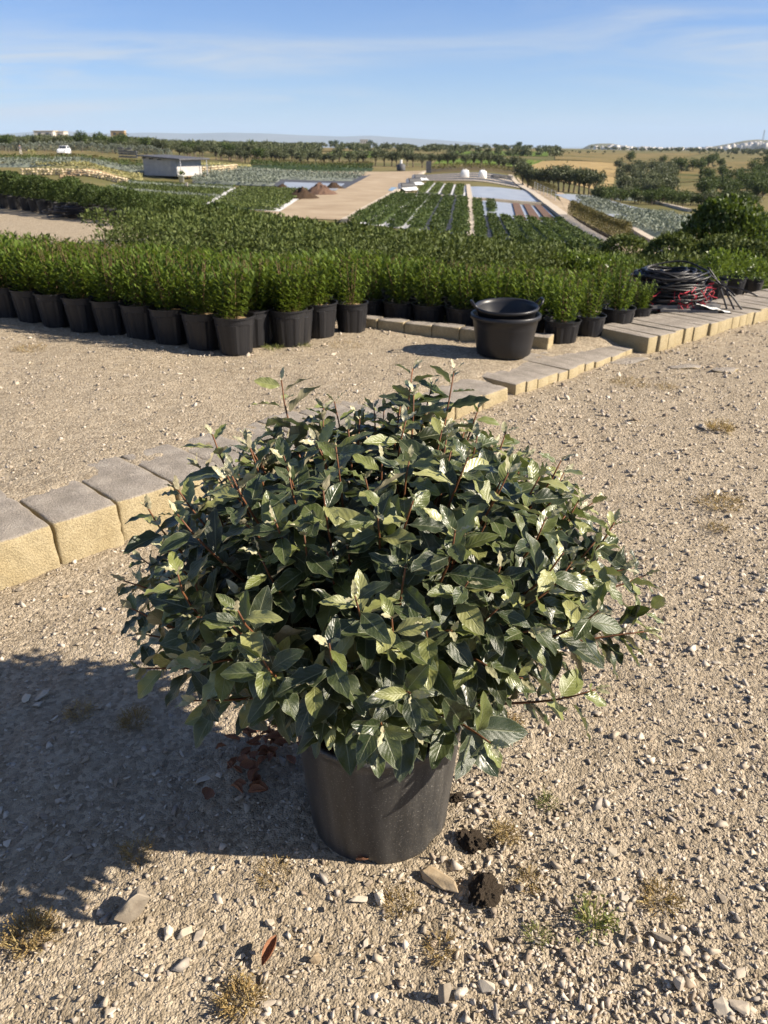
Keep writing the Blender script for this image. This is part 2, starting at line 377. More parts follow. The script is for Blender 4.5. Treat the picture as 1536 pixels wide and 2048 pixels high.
# the big shrub's leaves: dusty green upper side with silver scales and pale rib, silvery underside
def big_leaf(name, young=False, new=False):  # new: pale tone standing in for sun on the outer leaves
    m, t, p, o = mat(name)
    uvn = N(t, 'ShaderNodeUVMap'); sx = N(t, 'ShaderNodeSeparateXYZ'); t.links.new(uvn.outputs[0], sx.inputs[0])
    oc = coords(t, 'Object'); geo = N(t, 'ShaderNodeNewGeometry'); r = geo.outputs['Random Per Island']
    rnd = N(t, 'ShaderNodeMath'); rnd.operation = 'FRACT'
    t.links.new(M_(t, 'ADD', r, N(t, 'ShaderNodeObjectInfo').outputs['Random']), rnd.inputs[0]); r = rnd.outputs[0]
    au = M_(t, 'ABSOLUTE', M_(t, 'SUBTRACT', sx.outputs[0], .5))
    rib = M_(t, 'SUBTRACT', 1.0, M_(t, 'MULTIPLY', au, 26), True)
    side = M_(t, 'SINE', M_(t, 'MULTIPLY', M_(t, 'SUBTRACT', sx.outputs[1], M_(t, 'MULTIPLY', au, .55)), 52))
    spk = noise(t, 420, 3, .7, oc); blot = noise(t, 38, 4, .6, oc)
    if young: top = ramp(t, r, [(0, (.3, .29, .16)), (1, (.42, .39, .25))])
    elif new: top = ramp(t, r, [(0, (.07, .088, .02)), (.5, (.14, .16, .042)), (1, (.26, .26, .095))])  # outer leaves painted paler, as if the sun fell on them
    else: top = ramp(t, r, [(0, (.01, .018, .006)), (.5, (.022, .037, .011)), (1, (.05, .068, .019))])  # deep green, darkened to put in the shade inside the shrub
    silver = M_(t, 'ADD', M_(t, 'MULTIPLY', M_(t, 'SUBTRACT', spk, .53, True), 4.5, True), M_(t, 'MULTIPLY', M_(t, 'SUBTRACT', blot, .46, True), 1.2), True)
    top = mixc(t, M_(t, 'MULTIPLY', silver, .3), top, (.32, .31, .2))
    edge = M_(t, 'MULTIPLY', M_(t, 'SUBTRACT', au, .455, True), 22, True)
    top = mixc(t, M_(t, 'MAXIMUM', M_(t, 'MULTIPLY', rib, .55), M_(t, 'MULTIPLY', edge, .5)), top, (.33, .34, .2))
    under = mixc(t, M_(t, 'MULTIPLY', spk, .7), ramp(t, r, [(0, (.3, .275, .18)), (1, (.4, .365, .25))]), (.25, .215, .14))
    c = mixc(t, geo.outputs['Backfacing'], top, under)
    t.links.new(c, p.inputs['Base Color']); p.inputs['Specular IOR Level'].default_value = .55
    t.links.new(M_(t, 'ADD', M_(t, 'MULTIPLY', spk, .3), .2), p.inputs['Roughness'])
    bump(t, p, M_(t, 'ADD', M_(t, 'MULTIPLY', side, .16), M_(t, 'ADD', M_(t, 'MULTIPLY', rib, -1.0), M_(t, 'MULTIPLY', spk, .35))), .5, .0018)
    tr = N(t, 'ShaderNodeBsdfTranslucent'); tr.inputs[0].default_value = (.2, .27, .05, 1)
    ms = N(t, 'ShaderNodeMixShader'); ms.inputs[0].default_value = .11
    t.links.new(p.outputs[0], ms.inputs[1]); t.links.new(tr.outputs[0], ms.inputs[2]); t.links.new(ms.outputs[0], o.inputs[0])
big_leaf('shrub_leaf'); big_leaf('young_leaf', True); big_leaf('sunlit_leaf', False, True)
G = MATS

# ---------------------------------------------------------------- ground
ys = [-4.0]
while ys[-1] < 45000:
    y_ = ys[-1]; ys.append(y_ + (.16 if y_ < .4 else .0115 * (y_ + .9)))
ys = np.array(ys)
ss = np.linspace(-1, 1, 331); ss = np.sign(ss) * (.55 * np.abs(ss) + .45 * np.abs(ss) ** 2.2)
YY, SX = np.meshgrid(ys, ss, indexing='ij')
XX = SX * (np.maximum(YY, 0) * 1.0 + 2.6)
ZZ = Zg(XX, YY)
nr, nc = XX.shape
idx = np.arange(nr * nc).reshape(nr, nc)
F = np.stack([idx[:-1, :-1], idx[:-1, 1:], idx[1:, 1:], idx[1:, :-1]], -1).reshape(-1, 4)
tt, pp = tp(XX, YY)
far = ((tt > 17) & (YY > 12))[:-1, :-1].ravel().astype(np.int32)
g = obj('ground', mesh('ground', np.stack([XX, YY, ZZ], -1).reshape(-1, 3), F, [G['gravel_ground'], G['dry_land']], True, midx=far))
tag(g, kind='structure')

def drape(name, quad, material, off=.05, nu=8, nv=8, kind='structure', label=None, cat=None, group=None, parent=None):
    """a sheet laid over the land between four ground corners (near-left, near-right, far-right, far-left)"""
    q = [np.array(c[:2]) for c in quad]; v = []
    for j in range(nv + 1):
        b = j / nv
        for i in range(nu + 1):
            a = i / nu; c = (q[0] * (1 - a) + q[1] * a) * (1 - b) + (q[3] * (1 - a) + q[2] * a) * b
            v.append((c[0], c[1], float(Z(c[0], c[1])) + off))
    f = [(j * (nu + 1) + i, j * (nu + 1) + i + 1, (j + 1) * (nu + 1) + i + 1, (j + 1) * (nu + 1) + i) for j in range(nv) for i in range(nu)]
    o = obj(name, mesh(name, v, f, material), parent); return tag(o, label, cat, group, kind)

# ---------------------------------------------------------------- leaf clouds
def leafquads(pos, axis, nrm, ln, wd, fold=.25):
    axis = unit(axis); side = unit(np.cross(axis, nrm)); nn = np.cross(side, axis)
    ln = np.asarray(ln)[:, None]; wd = np.asarray(wd)[:, None]
    b = pos; tip = pos + axis * ln - nn * ln * .12
    mid = pos + axis * ln * .48
    l = mid - side * wd * .5 + nn * wd * fold; r = mid + side * wd * .5 + nn * wd * fold
    v = np.stack([b, r, tip, l], 1).reshape(-1, 3)
    n = len(pos); f = np.arange(n * 4).reshape(n, 4)
    return v, f
def rdir(n, r=None):
    r = r or rng; a = r.normal(size=(n, 3)); return unit(a)
def cat_vf(parts):
    vs_, fs_, o = [], [], 0
    for v, f in parts: vs_.append(v); fs_.append(f + o); o += len(v)
    return np.concatenate(vs_), np.concatenate(fs_)
def shrub_upright(n_shoot, n_leaf, rad, h, ln, wd):
    ps, ax, nm = [], [], []
    for k in range(n_shoot):
        a = rng.uniform(0, 2 * math.pi); rr = rad * math.sqrt(rng.uniform(0, 1)); tip = np.array([rr * math.cos(a), rr * math.sin(a), h * rng.uniform(.78, 1.06)])
        base = np.array([tip[0] * .45, tip[1] * .45, 0.0])
        for j in range(n_leaf):
            q = .06 + .94 * (j + rng.uniform(0, 1)) / n_leaf
            c = base * (1 - q) + tip * q; an = j * 2.4 + rng.uniform(-.4, .4)
            rad_v = np.array([math.cos(an), math.sin(an), 0]); upw = .55 + .75 * q
            ps.append(c); ax.append(rad_v + np.array([0, 0, upw])); nm.append(np.array([0, 0, 1.]) - rad_v * .3)
    n = len(ps); s = rng.uniform(.75, 1.2, n)
    return leafquads(np.array(ps), np.array(ax), np.array(nm), ln * s, wd * s)
def shrub_mound(n, rad, h, ln, wd, lumps=9):
    c = rdir(lumps); c[:, 2] = np.abs(c[:, 2]); c = c * np.array([rad * .55, rad * .55, h * .5]) + np.array([0, 0, h * .32])
    k = rng.integers(0, lumps, n); d = rdir(n); d[:, 2] = d[:, 2] * .8 + .25; d = unit(d)
    p = c[k] + d * np.array([rad * .5, rad * .5, h * .36]) * rng.uniform(.65, 1.1, n)[:, None]
    p[:, 2] = np.maximum(p[:, 2], .02)
    ax = d + rdir(n) * .7 + np.array([0, 0, .35]); s = rng.uniform(.7, 1.25, n)
    return leafquads(p, ax, d + rdir(n) * .5, ln * s, wd * s)
def ball(n, rad, h, ln, wd):
    d = rdir(n); d[:, 2] = np.where(d[:, 2] < -.55, -d[:, 2], d[:, 2])
    p = d * np.array([rad, rad, h / 2]) * (1 + .06 * np.sin(d[:, :1] * 9 + d[:, 1:2] * 7)) * rng.uniform(.82, 1.02, n)[:, None] + np.array([0, 0, h / 2])
    ax = d * .8 + rdir(n) * .7 + np.array([0, 0, .3]); s = rng.uniform(.7, 1.25, n)
    return leafquads(p, ax, d + rdir(n) * .4, ln * s, wd * s)

# ---------------------------------------------------------------- block walls
def block_mesh(l, d, h, seed, wear=.012, amp=1.0, cuts=3):
    bm = bmesh.new(); bmesh.ops.create_cube(bm, size=1)
    bmesh.ops.scale(bm, vec=(l, d, h), verts=bm.verts)
    bmesh.ops.bevel(bm, geom=[e for e in bm.edges], offset=wear, segments=2, affect='EDGES', profile=.6)
    bmesh.ops.subdivide_edges(bm, edges=[e for e in bm.edges if e.calc_length() > .05], cuts=cuts, use_grid_fill=True)
    C_ = np.array([v.co[:] for v in bm.verts]); X_, Y_, Z_ = C_.T
    k = vnoise(X_ * 14 + Z_ * 9, Y_ * 14 + Z_ * 5, seed) - .5; k2 = vnoise(X_ * 55 + Z_ * 41, Y_ * 55 - Z_ * 30, seed + 3) - .5
    C_ = C_ + unit(C_ / np.array([l, d, h])) * ((k * .011 + k2 * .011) * amp)[:, None]
    for v, c in zip(bm.verts, C_): v.co = c
    bmesh.ops.recalc_face_normals(bm, faces=bm.faces)
    me = bpy.data.meshes.new('stone_block'); bm.to_mesh(me); bm.free(); me.materials.append(G['tuff_block'])
    me.polygons.foreach_set('use_smooth', np.ones(len(me.polygons), bool)); return me
BM1 = [block_mesh(.258 + .008 * (s % 2), .5, .3, s, .014, 1.0, 9) for s in range(7)]
BM2 = [block_mesh(.121, .54, .26, 20 + s, .005, .35) for s in range(5)]
BM3 = [block_mesh(.24, .14, .16, 40 + s, .01) for s in range(4)]
wall_ang = math.atan2(EY, EX)
def wall(name, label, start_t, end_t, p0, step, meshes, top, depth, hgt, ang=wall_ang, org=None, jit=1.0):
    t0 = org or from_tp(start_t, p0)
    root = empty(name, (t0[0], t0[1], 0), ang); tag(root, label, 'wall')
    n = int(round((end_t - start_t) / step))
    for i in range(n):
        t = (i + .5) * step
        b = obj('stone_block', random.choice(meshes), root)
        z = top(start_t + t)
        b.location = (t, depth / 2 + random.uniform(-.012, .012) * jit, z - hgt / 2 + random.uniform(-.006, .006) * jit)
        b.rotation_euler = (random.uniform(-.012, .012) * jit, random.uniform(-.012, .012) * jit, random.uniform(-.02, .02) * jit)
        if random.random() < .5: b.scale = (-1, 1, 1)
    return root
wall('block_wall', 'low wall of large tuff blocks stepping up from the gravel behind the big potted shrub', -1.62, 3.1, 0, .2725, BM1,
     lambda t: .195 - .036 * max(t, -.3), .5, .3)
wall('block_wall', 'run of narrow weathered blocks sinking into the gravel, under the black tubs', 3.105, 4.75, 0.0, .127, BM2,
     lambda t: .195 - .036 * t - .004, .54, .26)
w2a, w2b = at(1296, 706), at(1536, 641)
ang2 = math.atan2(w2b[1] - w2a[1], w2b[0] - w2a[0])
wall('block_wall', 'low retaining wall of narrow sunlit blocks beside the heap of black tubing', 0, 3.9, 0, .127, BM2,
     lambda t: .115, .54, .26, ang2, (w2a[0], w2a[1]))
ka, kb = at(1098, 697), at(655, 648)
ka = (ka[0], ka[1]); angk = math.atan2(kb[1] - ka[1], kb[0] - ka[0])
klen = math.hypot(kb[0] - ka[0], kb[1] - ka[1])
kz = float(Z(*ka))
kr = empty('stone_kerb', (ka[0], ka[1], 0), angk); tag(kr, 'low kerb of small rough stones edging the potted shrubs behind the tubs', 'kerb')
for i in range(int(klen / .247)):
    b = obj('stone_block', random.choice(BM3), kr)
    tx = (i + .5) * .247; wx = ka[0] + tx * math.cos(angk); wy = ka[1] + tx * math.sin(angk)
    b.location = (tx, -.07 + random.uniform(-.01, .01), float(Z(wx, wy)) + .085 - .08 + random.uniform(-.006, .006)); b.rotation_euler = (0, 0, random.uniform(-.03, .03))

# ---------------------------------------------------------------- gravel
def hull_stone(npt, seed, flat=.65, sub=False):
    r = np.random.default_rng(seed); pts = unit(r.normal(size=(npt, 3))) * r.uniform(.75, 1, (npt, 1)) * np.array([1, r.uniform(.6, .9), r.uniform(flat - .15, flat + .1)])
    bm = bmesh.new(); vs_ = [bm.verts.new(q) for q in pts]
    bmesh.ops.convex_hull(bm, input=vs_)
    for v in [v for v in bm.verts if not v.link_faces]: bm.verts.remove(v)
    if sub:
        bmesh.ops.bevel(bm, geom=list(bm.edges), offset=.035, segments=1, affect='EDGES', profile=.5)
        bmesh.ops.triangulate(bm, faces=bm.faces[:])
        bmesh.ops.subdivide_edges(bm, edges=[e for e in bm.edges if e.calc_length() > .2], cuts=2)
        for v in bm.verts:
            q = v.co; k = float(vnoise(q.x * 4 + q.z * 3, q.y * 4 - q.z * 2, seed)) - .5
            v.co *= 1 + .13 * k
    bmesh.ops.triangulate(bm, faces=bm.faces[:]); bmesh.ops.recalc_face_normals(bm, faces=bm.faces)
    bm.verts.index_update()
    v = np.array([q.co[:] for q in bm.verts]); ln_ = np.linalg.norm(v, axis=1, keepdims=True); v = v * np.minimum(1, 1.03 / np.maximum(ln_, 1e-6)); f = np.array([[q.index for q in fc.verts] for fc in bm.faces]); bm.free()
    return v, f
POT = (-.012, 1.41)
def gravel(name, n, y0, y1, smin, smed, sig, smax, material, label, seed, keep):
    r = np.random.default_rng(seed); var = [hull_stone(7, seed * 50 + k, .48) for k in range(11)]
    y = np.exp(r.uniform(math.log(y0), math.log(y1), n)); x = r.uniform(-1, 1, n) * .6 * (y + .95)
    t, p = tp(x, y)
    k = keep(x, y, t, p) > r.uniform(0, 1, n)
    k &= np.hypot(x - POT[0], y - POT[1]) > .185
    k &= ~((p > -.01) & (p < .5) & (t > -1.7) & (t < 4.9))
    x, y = x[k], y[k]; n = len(x)
    s = np.clip(np.exp(r.normal(math.log(smed), sig, n)), smin, smax) * np.clip(.75 + .12 * y, .9, 1.6)
    z = Zg(x, y) + s * .16
    q = r.normal(size=(n, 4)); q[:, 1:3] *= .35; q = q / np.linalg.norm(q, axis=1, keepdims=True)
    w, a, b, c = q.T
    Rm = np.stack([np.stack([1 - 2 * (b * b + c * c), 2 * (a * b - c * w), 2 * (a * c + b * w)], -1),
                   np.stack([2 * (a * b + c * w), 1 - 2 * (a * a + c * c), 2 * (b * c - a * w)], -1),
                   np.stack([2 * (a * c - b * w), 2 * (b * c + a * w), 1 - 2 * (a * a + b * b)], -1)], 1)
    kind = r.integers(0, len(var), n); parts = []
    for i, (v, f) in enumerate(var):
        m = np.where(kind == i)[0]
        if not len(m): continue
        vv = np.einsum('nij,kj->nki', Rm[m], v) * s[m, None, None] + np.stack([x[m], y[m], z[m]], -1)[:, None, :]
        ff = f[None] + (np.arange(len(m)) * len(v))[:, None, None]
        parts.append((vv.reshape(-1, 3), ff.reshape(-1, 3)))
    v, f = cat_vf(parts); o = obj(name, mesh(name, v, f, material)); tag(o, label, 'gravel', kind='stuff'); return o
def keep_a(x, y, t, p):
    d = vnoise(x * 1.6, y * 1.6, 11) * .7 + vnoise(x * 4, y * 4, 12) * .5
    base = np.where(p > .4, .45, np.where(x < .15, .55, 1.0)); return base * (d + .15)
gravel('gravel', 92000, .5, 7.5, .0022, .0052, .5, .016, G['pebble'], 'fine crushed limestone gravel spread over the yard', 3, keep_a)
gravel('gravel', 26000, .5, 9, .006, .0104, .42, .03, G['pebble'], 'coarser angular chippings scattered through the yard gravel', 4,
       lambda x, y, t, p: np.where(p > .4, .3, .3 + .7 * sstep(x + .25 * (vnoise(x * 3, y * 3, 9) - .5), -.05, .55)) * (vnoise(x * 2, y * 2, 15) + .25))

# stones one can point at: pixel, radius px, material, label
def rock(px, py, rad_px, material, label, seed, sc=(1, .8, .62), rz=None, group=None):
    x, y, z = at(px, py); dist = math.sqrt(x * x + y * y + 2.25); r = rad_px / FPX * dist
    v, f = hull_stone(13, seed, .62, True); v = v * np.array(sc) * r; lo = v[:, 2].min()
    v[:, 2] -= lo
    o = obj('stone', mesh('stone', v, f, material), None, (x, y, float(Zg(x, y)) - .12 * v[:, 2].max()), random.uniform(0, 6) if rz is None else rz)
    for pl in o.data.polygons: pl.use_smooth = False
    return tag(o, label, 'stone', group)
rock(882, 1765, 52, G['tan_stone'], 'large tan angular rock lying on gravel beside the dark soil clod', 201, (1, .62, .75), -.5)
rock(278, 1832, 50, G['grey_stone'], 'large grey-brown rock half in the edge of the shrub shadow', 224, (.95, .75, 1.3), .9)
rock(336, 1868, 18, G['pale_stone'], 'pale stone, browner end of a line of three below the grey-brown rock', 203)
rock(368, 1868, 21, G['pale_stone'], 'pale cracked stone in the middle of a line of three', 204)
rock(400, 1870, 17, G['pale_stone'], 'rounded pale stone at the sunny end of a line of three', 205)
rock(760, 1800, 24, G['pale_stone'], 'wedge-shaped pale stone with dark underside beside a flat white one', 206, (.8, .8, .8))
rock(717, 1806, 22, G['pale_stone'], 'flat oblong white stone in front of the pot', 207, (1, .5, .5), .1)
rock(540, 1845, 14, G['pale_stone'], 'small upright white stone alone on bare sandy patch', 208, (.6, .8, .9))
rock(632, 1922, 22, G['tan_stone'], 'rusty tan upright stone beside the curled dry leaf', 209, (.6, .7, 1))
rock(537, 2012, 20, G['pale_stone'], 'smooth white stone next to a dry weed tuft', 210, (1, .6, .6), .5)
rock(888, 1998, 32, G['grey_stone'], 'tall grey-brown pointed stone standing in gravel', 211, (.55, .55, 1.25), .4)
rock(975, 1978, 22, G['pale_stone'], 'pale blocky stone beside the pointed grey-brown stone', 212)
rock(1222, 1708, 17, G['pale_stone'], 'flat pinkish pale chip lying in gravel', 213, (1, .7, .35))
rock(1195, 1785, 15, G['pale_stone'], 'pale triangular chip standing near the green grass tuft', 214, (.7, .6, .9))
rock(1245, 1797, 15, G['pale_stone'], 'round flat pale chip beside the triangular chip', 215, (1, .9, .4))
rock(1325, 1880, 24, G['grey_stone'], 'long dark grey wedge stone in the coarse gravel', 216, (1.2, .45, .45), -.5)
rock(1370, 1905, 18, G['pale_stone'], 'grey faceted stone near the long dark wedge stone', 217)
rock(1355, 1975, 26, G['pale_stone'], 'upright pale stone with a notched top in coarse gravel', 218, (.5, .6, 1.1))
rock(1480, 1950, 20, G['pale_stone'], 'smooth pale oblong stone in the coarse gravel', 219, (1.1, .6, .55), .7)
rock(1440, 2020, 24, G['pale_stone'], 'pale squarish stone in a pair in the coarse gravel', 220)
rock(1475, 2022, 26, G['pale_stone'], 'buff squarish stone in a pair in the coarse gravel', 221)
rock(82, 1395, 19, G['pale_stone'], 'pale rounded stone in a small cluster in the shadow', 222)
rock(55, 1402, 17, G['pale_stone'], 'pale cracked stone at the side of the shadow cluster', 223)
rock(365, 1650, 19, G['grey_stone'], 'grey oval cobble in the middle of the shrub shadow', 224)
rock(90, 1640, 16, G['grey_stone'], 'flat angular grey chip in the shrub shadow', 225, (1, .7, .3))
rock(480, 1605, 13, G['pale_stone'], 'smooth pale stone next to the dead leaves', 226)
rock(408, 1565, 18, G['pale_stone'], 'flat wedge stone in shadow beside the dead leaves', 227, (1, .7, .35))
rock(152, 1710, 20, G['grey_stone'], 'broad grey stone near the sunny edge of the shadow', 228, (1, .8, .4))
rock(665, 706, 11, G['pale_stone'], 'lone pale stone on gravel in front of the end pots', 229)
rock(255, 757, 9, G['pale_stone'], 'pale lump on the gravel in front of the long pot row', 230)
rock(1405, 858, 14, G['pale_stone'], 'dark-edged pale stone beside a pale grass tuft by the wall', 231)
rock(75, 893, 10, G['pale_stone'], 'pale stone on the gravel above the tuff blocks', 232)
rock(130, 1197, 9, G['tan_stone'], 'small reddish pebble in front of the tuff blocks', 233)
rock(175, 1187, 13, G['pale_stone'], 'white chip in front of the tuff blocks', 234)
for k in range(70):
    px, py = random.uniform(-20, 1560), random.uniform(1150, 2060)
    if 560 < px < 950 and 1380 < py < 1740: continue
    if px > 700 or random.random() < .55:
        rock(px, py, random.uniform(9, 15), random.choice([G['pale_stone'], G['pebble'], G['grey_stone'], G['pale_stone']]),
             'fist-sized or smaller loose limestone chip lying in the yard gravel', 300 + k, (1, .75, .5), group='loose chips in the yard gravel')
# soil clods
def clod(px, py, rad_px, label, seed):
    x, y, z = at(px, py); r = rad_px / FPX * math.sqrt(x * x + y * y + 2.25)
    bm = bmesh.new(); bmesh.ops.create_icosphere(bm, subdivisions=4, radius=1)
    C_ = np.array([v.co[:] for v in bm.verts]); X_, Y_, Z_ = C_.T
    k = vnoise(X_ * 2 + Z_ * 1.7, Y_ * 2 - Z_, seed) - .5 + .6 * (vnoise(X_ * 9 + Z_ * 7, Y_ * 9 - Z_ * 5, seed + 1) - .5) + .3 * (vnoise(X_ * 24 + Z_ * 17, Y_ * 24 - Z_ * 15, seed + 2) - .5)
    C_ = C_ * (1 + .7 * k)[:, None] * np.array([1, 1, .6])
    for v, c in zip(bm.verts, C_): v.co = c
    me = bpy.data.meshes.new('soil_clod'); bm.to_mesh(me); bm.free(); me.materials.append(G['clod_soil'])
    o = obj('soil_clod', me, None, (x, y, float(Zg(x, y)) + r * .2), seed); o.scale = (r, r * .8, r); return tag(o, label, 'soil clod')
clod(968, 1790, 32, 'largest dark crumbly soil clod beside the big tan rock', 61)
clod(942, 1690, 26, 'dark crumbly soil clod just right of the pot foot', 62)
clod(915, 1600, 13, 'small dark soil crumb on gravel behind the pot foot', 63)
clod(985, 1692, 9, 'tiny dark soil crumb beside the pot-foot clod', 64)

# ---------------------------------------------------------------- weeds
def weed(px, py, w_px, h_px, material, label, n, seed, spread=1.0):
    x, y, z = at(px, py); dist = math.sqrt(x * x + y * y + 2.25); w = w_px * .62 / FPX * dist; h = h_px * .85 / FPX * dist
    r = np.random.default_rng(seed); a = r.uniform(0, 6.28, n); rr = np.sqrt(r.uniform(0, 1, n)) * w * .5
    p = np.stack([rr * np.cos(a), rr * np.sin(a), np.zeros(n)], -1); p[:, 2] = Zg(x + p[:, 0], y + p[:, 1]) - z
    ax = np.stack([np.cos(a) * spread * r.uniform(.1, 1, n), np.sin(a) * spread * r.uniform(.1, 1, n), np.ones(n)], -1) + r.normal(size=(n, 3)) * .35
    ax[:, 2] = np.abs(ax[:, 2]) * r.uniform(.3, 1, n)
    l = h * r.uniform(.4, 1.1, n)
    v, f = leafquads(p, ax, r.normal(size=(n, 3)), l, np.maximum(l * .07, .0012))
    tips = p + unit(ax) * l[:, None] * .9                       # seed heads and bits
    v2, f2 = leafquads(np.repeat(tips, 2, 0) + r.normal(size=(2 * n, 3)) * h * .06, r.normal(size=(2 * n, 3)), r.normal(size=(2 * n, 3)), np.full(2 * n, h * .13), np.full(2 * n, h * .09))
    o = obj('weed_tuft', mesh('weed_tuft', *cat_vf([(v, f), (v2, f2)]), material), None, (x, y, z)); return tag(o, label, 'weed', kind='stuff' if h_px < 16 else None)
weed(65, 1880, 95, 40, G['dry_weed'], 'bushy dry brown weed beside the shadow edge on bare sand', 260, 1)
weed(480, 2000, 80, 40, G['dry_weed'], 'dry brown weed tuft beside the smooth white stone', 200, 2)
weed(1010, 1675, 55, 30, G['dry_weed'], 'dry golden weed right of the pot-foot soil clod', 140, 3)
weed(800, 1810, 70, 30, G['dry_weed'], 'dry weed below the big tan rock', 130, 4)
weed(1185, 1850, 36, 62, G['green_weed'], 'spiky green grass tuft among coarse gravel', 60, 5, .8)
weed(1075, 1875, 50, 25, G['green_weed'], 'low green weed beside the spiky grass tuft', 100, 6)
weed(1320, 1800, 75, 35, G['dry_weed'], 'thin straw-coloured weed in the coarse gravel', 110, 7)
weed(1095, 1612, 40, 30, G['green_weed'], 'small green sprig on gravel right of the pot', 60, 8)
weed(1440, 860, 60, 24, G['dry_weed'], 'pale grass tuft next to the dark-edged stone', 130, 9)
weed(1260, 765, 110, 14, G['dry_weed'], 'flat dry grass patch on gravel by the sinking wall end', 200, 10)
weed(1440, 1010, 110, 26, G['dry_weed'], 'sparse dry weeds on the gravel road', 160, 11)
weed(1430, 1060, 60, 18, G['dry_weed'], 'short dry weeds lower on the gravel road', 90, 12)
weed(600, 690, 60, 12, G['green_weed'], 'short green weeds at the foot of the end pots', 160, 13)
weed(545, 695, 50, 14, G['green_weed'], 'green weeds between two end pots', 130, 14)
weed(690, 690, 110, 8, G['dry_weed'], 'low dry grass on gravel near the stone kerb', 160, 15)
weed(1330, 775, 60, 12, G['dry_weed'], 'dry grass by a half-buried slab', 100, 16)
weed(270, 1450, 60, 30, G['dry_weed'], 'brown weed in the middle of the shrub shadow', 120, 17)
weed(160, 1430, 60, 26, G['dry_weed'], 'brown weed near the far edge of the shrub shadow', 100, 18)
weed(275, 1710, 70, 30, G['dry_weed'], 'brown weed near the sunny rim of the shrub shadow', 120, 19)
weed(1020, 1460, 60, 30, G['dry_weed'], 'dry weed under the right side of the shrub', 120, 20)
weed(545, 1750, 100, 22, G['dry_weed'], 'thin dry weeds on the sunlit sand before the pot', 130, 21)
weed(60, 700, 90, 12, G['dry_weed'], 'low dry grass on gravel before the long pot row', 160, 22)
weed(880, 1900, 70, 30, G['dry_weed'], 'thin dry weed between the tan rock and the pointed stone', 110, 23)
weed(1060, 1770, 60, 26, G['dry_weed'], 'dry wisps beside the largest soil clod', 100, 24)

# ---------------------------------------------------------------- dry fallen leaves
def dry_mesh(seed):
    r = np.random.default_rng(seed); v, f = [], []; nu, nv = 5, 7; curl = r.uniform(.9, 2.2); bend = r.uniform(-.6, .6)
    for j in range(nv):
        q = j / (nv - 1); w = .42 * math.sin(math.pi * (q * .94 + .03)) ** .8
        for i in range(nu):
            a = (i / (nu - 1) - .5) * 2; an = a * curl
            v.append((w / curl * math.sin(an), q, w / curl * (1 - math.cos(an)) + bend * q * (1 - q) + .03 * math.sin(q * 17 + a * 3 + seed)))
    f = [(j * nu + i, j * nu + i + 1, (j + 1) * nu + i + 1, (j + 1) * nu + i) for j in range(nv - 1) for i in range(nu - 1)]
    return mesh('dry_leaf', v, f, G['dry_leaf'], True)
DL = [dry_mesh(k) for k in range(6)]
def dryleaf(px, py, ln, label, group=None, up=0.0):
    x, y, z = at(px, py); o = obj('dry_leaf', random.choice(DL), None, (x, y, float(Zg(x, y)) + .014 + up)); o.scale = (ln, ln, ln)
    o.rotation_euler = (random.uniform(-.35, .35), random.uniform(-.6, .6), random.uniform(0, 6.28)); return tag(o, label, 'dry leaf', group)
dryleaf(525, 1938, .06, 'curled red-brown dry leaf alone on sunlit sand')
dryleaf(712, 1732, .03, 'small rusty dry leaf on sand in front of the pot')
dryleaf(538, 1595, .05, 'single orange-brown leaf in the shadow left of the pot')
dryleaf(420, 1588, .05, 'brown curled leaf apart from the pile in the shadow')
for k in range(44):
    q = random.random()
    px, py = (random.gauss(545, 30), random.gauss(1500, 16)) if q < .55 else (random.gauss(500, 24), random.gauss(1560, 34))
    dryleaf(px, py, random.uniform(.03, .048), 'crisp brown fallen leaf in the pile beside the big pot', 'fallen leaves piled beside the pot', random.uniform(0, .03))

# ---------------------------------------------------------------- the big potted shrub
px0, py0 = POT
pz = float(Z(px0, py0))
plant = empty('potted_shrub', (px0, py0, pz)); tag(plant, 'large rounded leafy shrub with dusty silver-green leaves in a wide dusty black pot', 'potted shrub')
prof = [(.0, .012), (.15, .012), (.164, .0), (.167, .006), (.168, .02)] + [(.168 + .026 * q, .02 + .3 * q) for q in np.linspace(.05, 1, 14)] + [(.198, .322), (.2, .33), (.198, .338), (.19, .338), (.187, .32), (.184, .27), (.0, .27)]
def potfn(i, a, r, z):
    if .019 < z < .3 and r > .14: r -= .0022 * max(0, math.cos(a * 6)) ** 8
    return r * (1 + .004 * math.sin(2 * a + 1.0))
pot = MB().lathe(prof, 96, potfn)
for i, (x, y, z) in enumerate(pot.v):                       # drainage notches round the foot
    a = math.atan2(y, x)
    if z < .009 and math.hypot(x, y) > .16 and abs(((a * 6 / (2 * math.pi) + .18) % 1) - .5) < .13: pot.v[i] = (x * .995, y * .995, z + .012)
po = pot.build('pot', G['pot_plastic'], plant, True)
sm_ = MB()
sm_.lathe([(.0, .302), (.05, .306), (.11, .3), (.185, .296)], 40, lambda i, a, r, z: r)
sm_.v = [(x, y, z + .012 * (float(vnoise(x * 40, y * 40, 71)) - .5)) for x, y, z in sm_.v]
sm_.build('soil', G['soil'], plant, True)

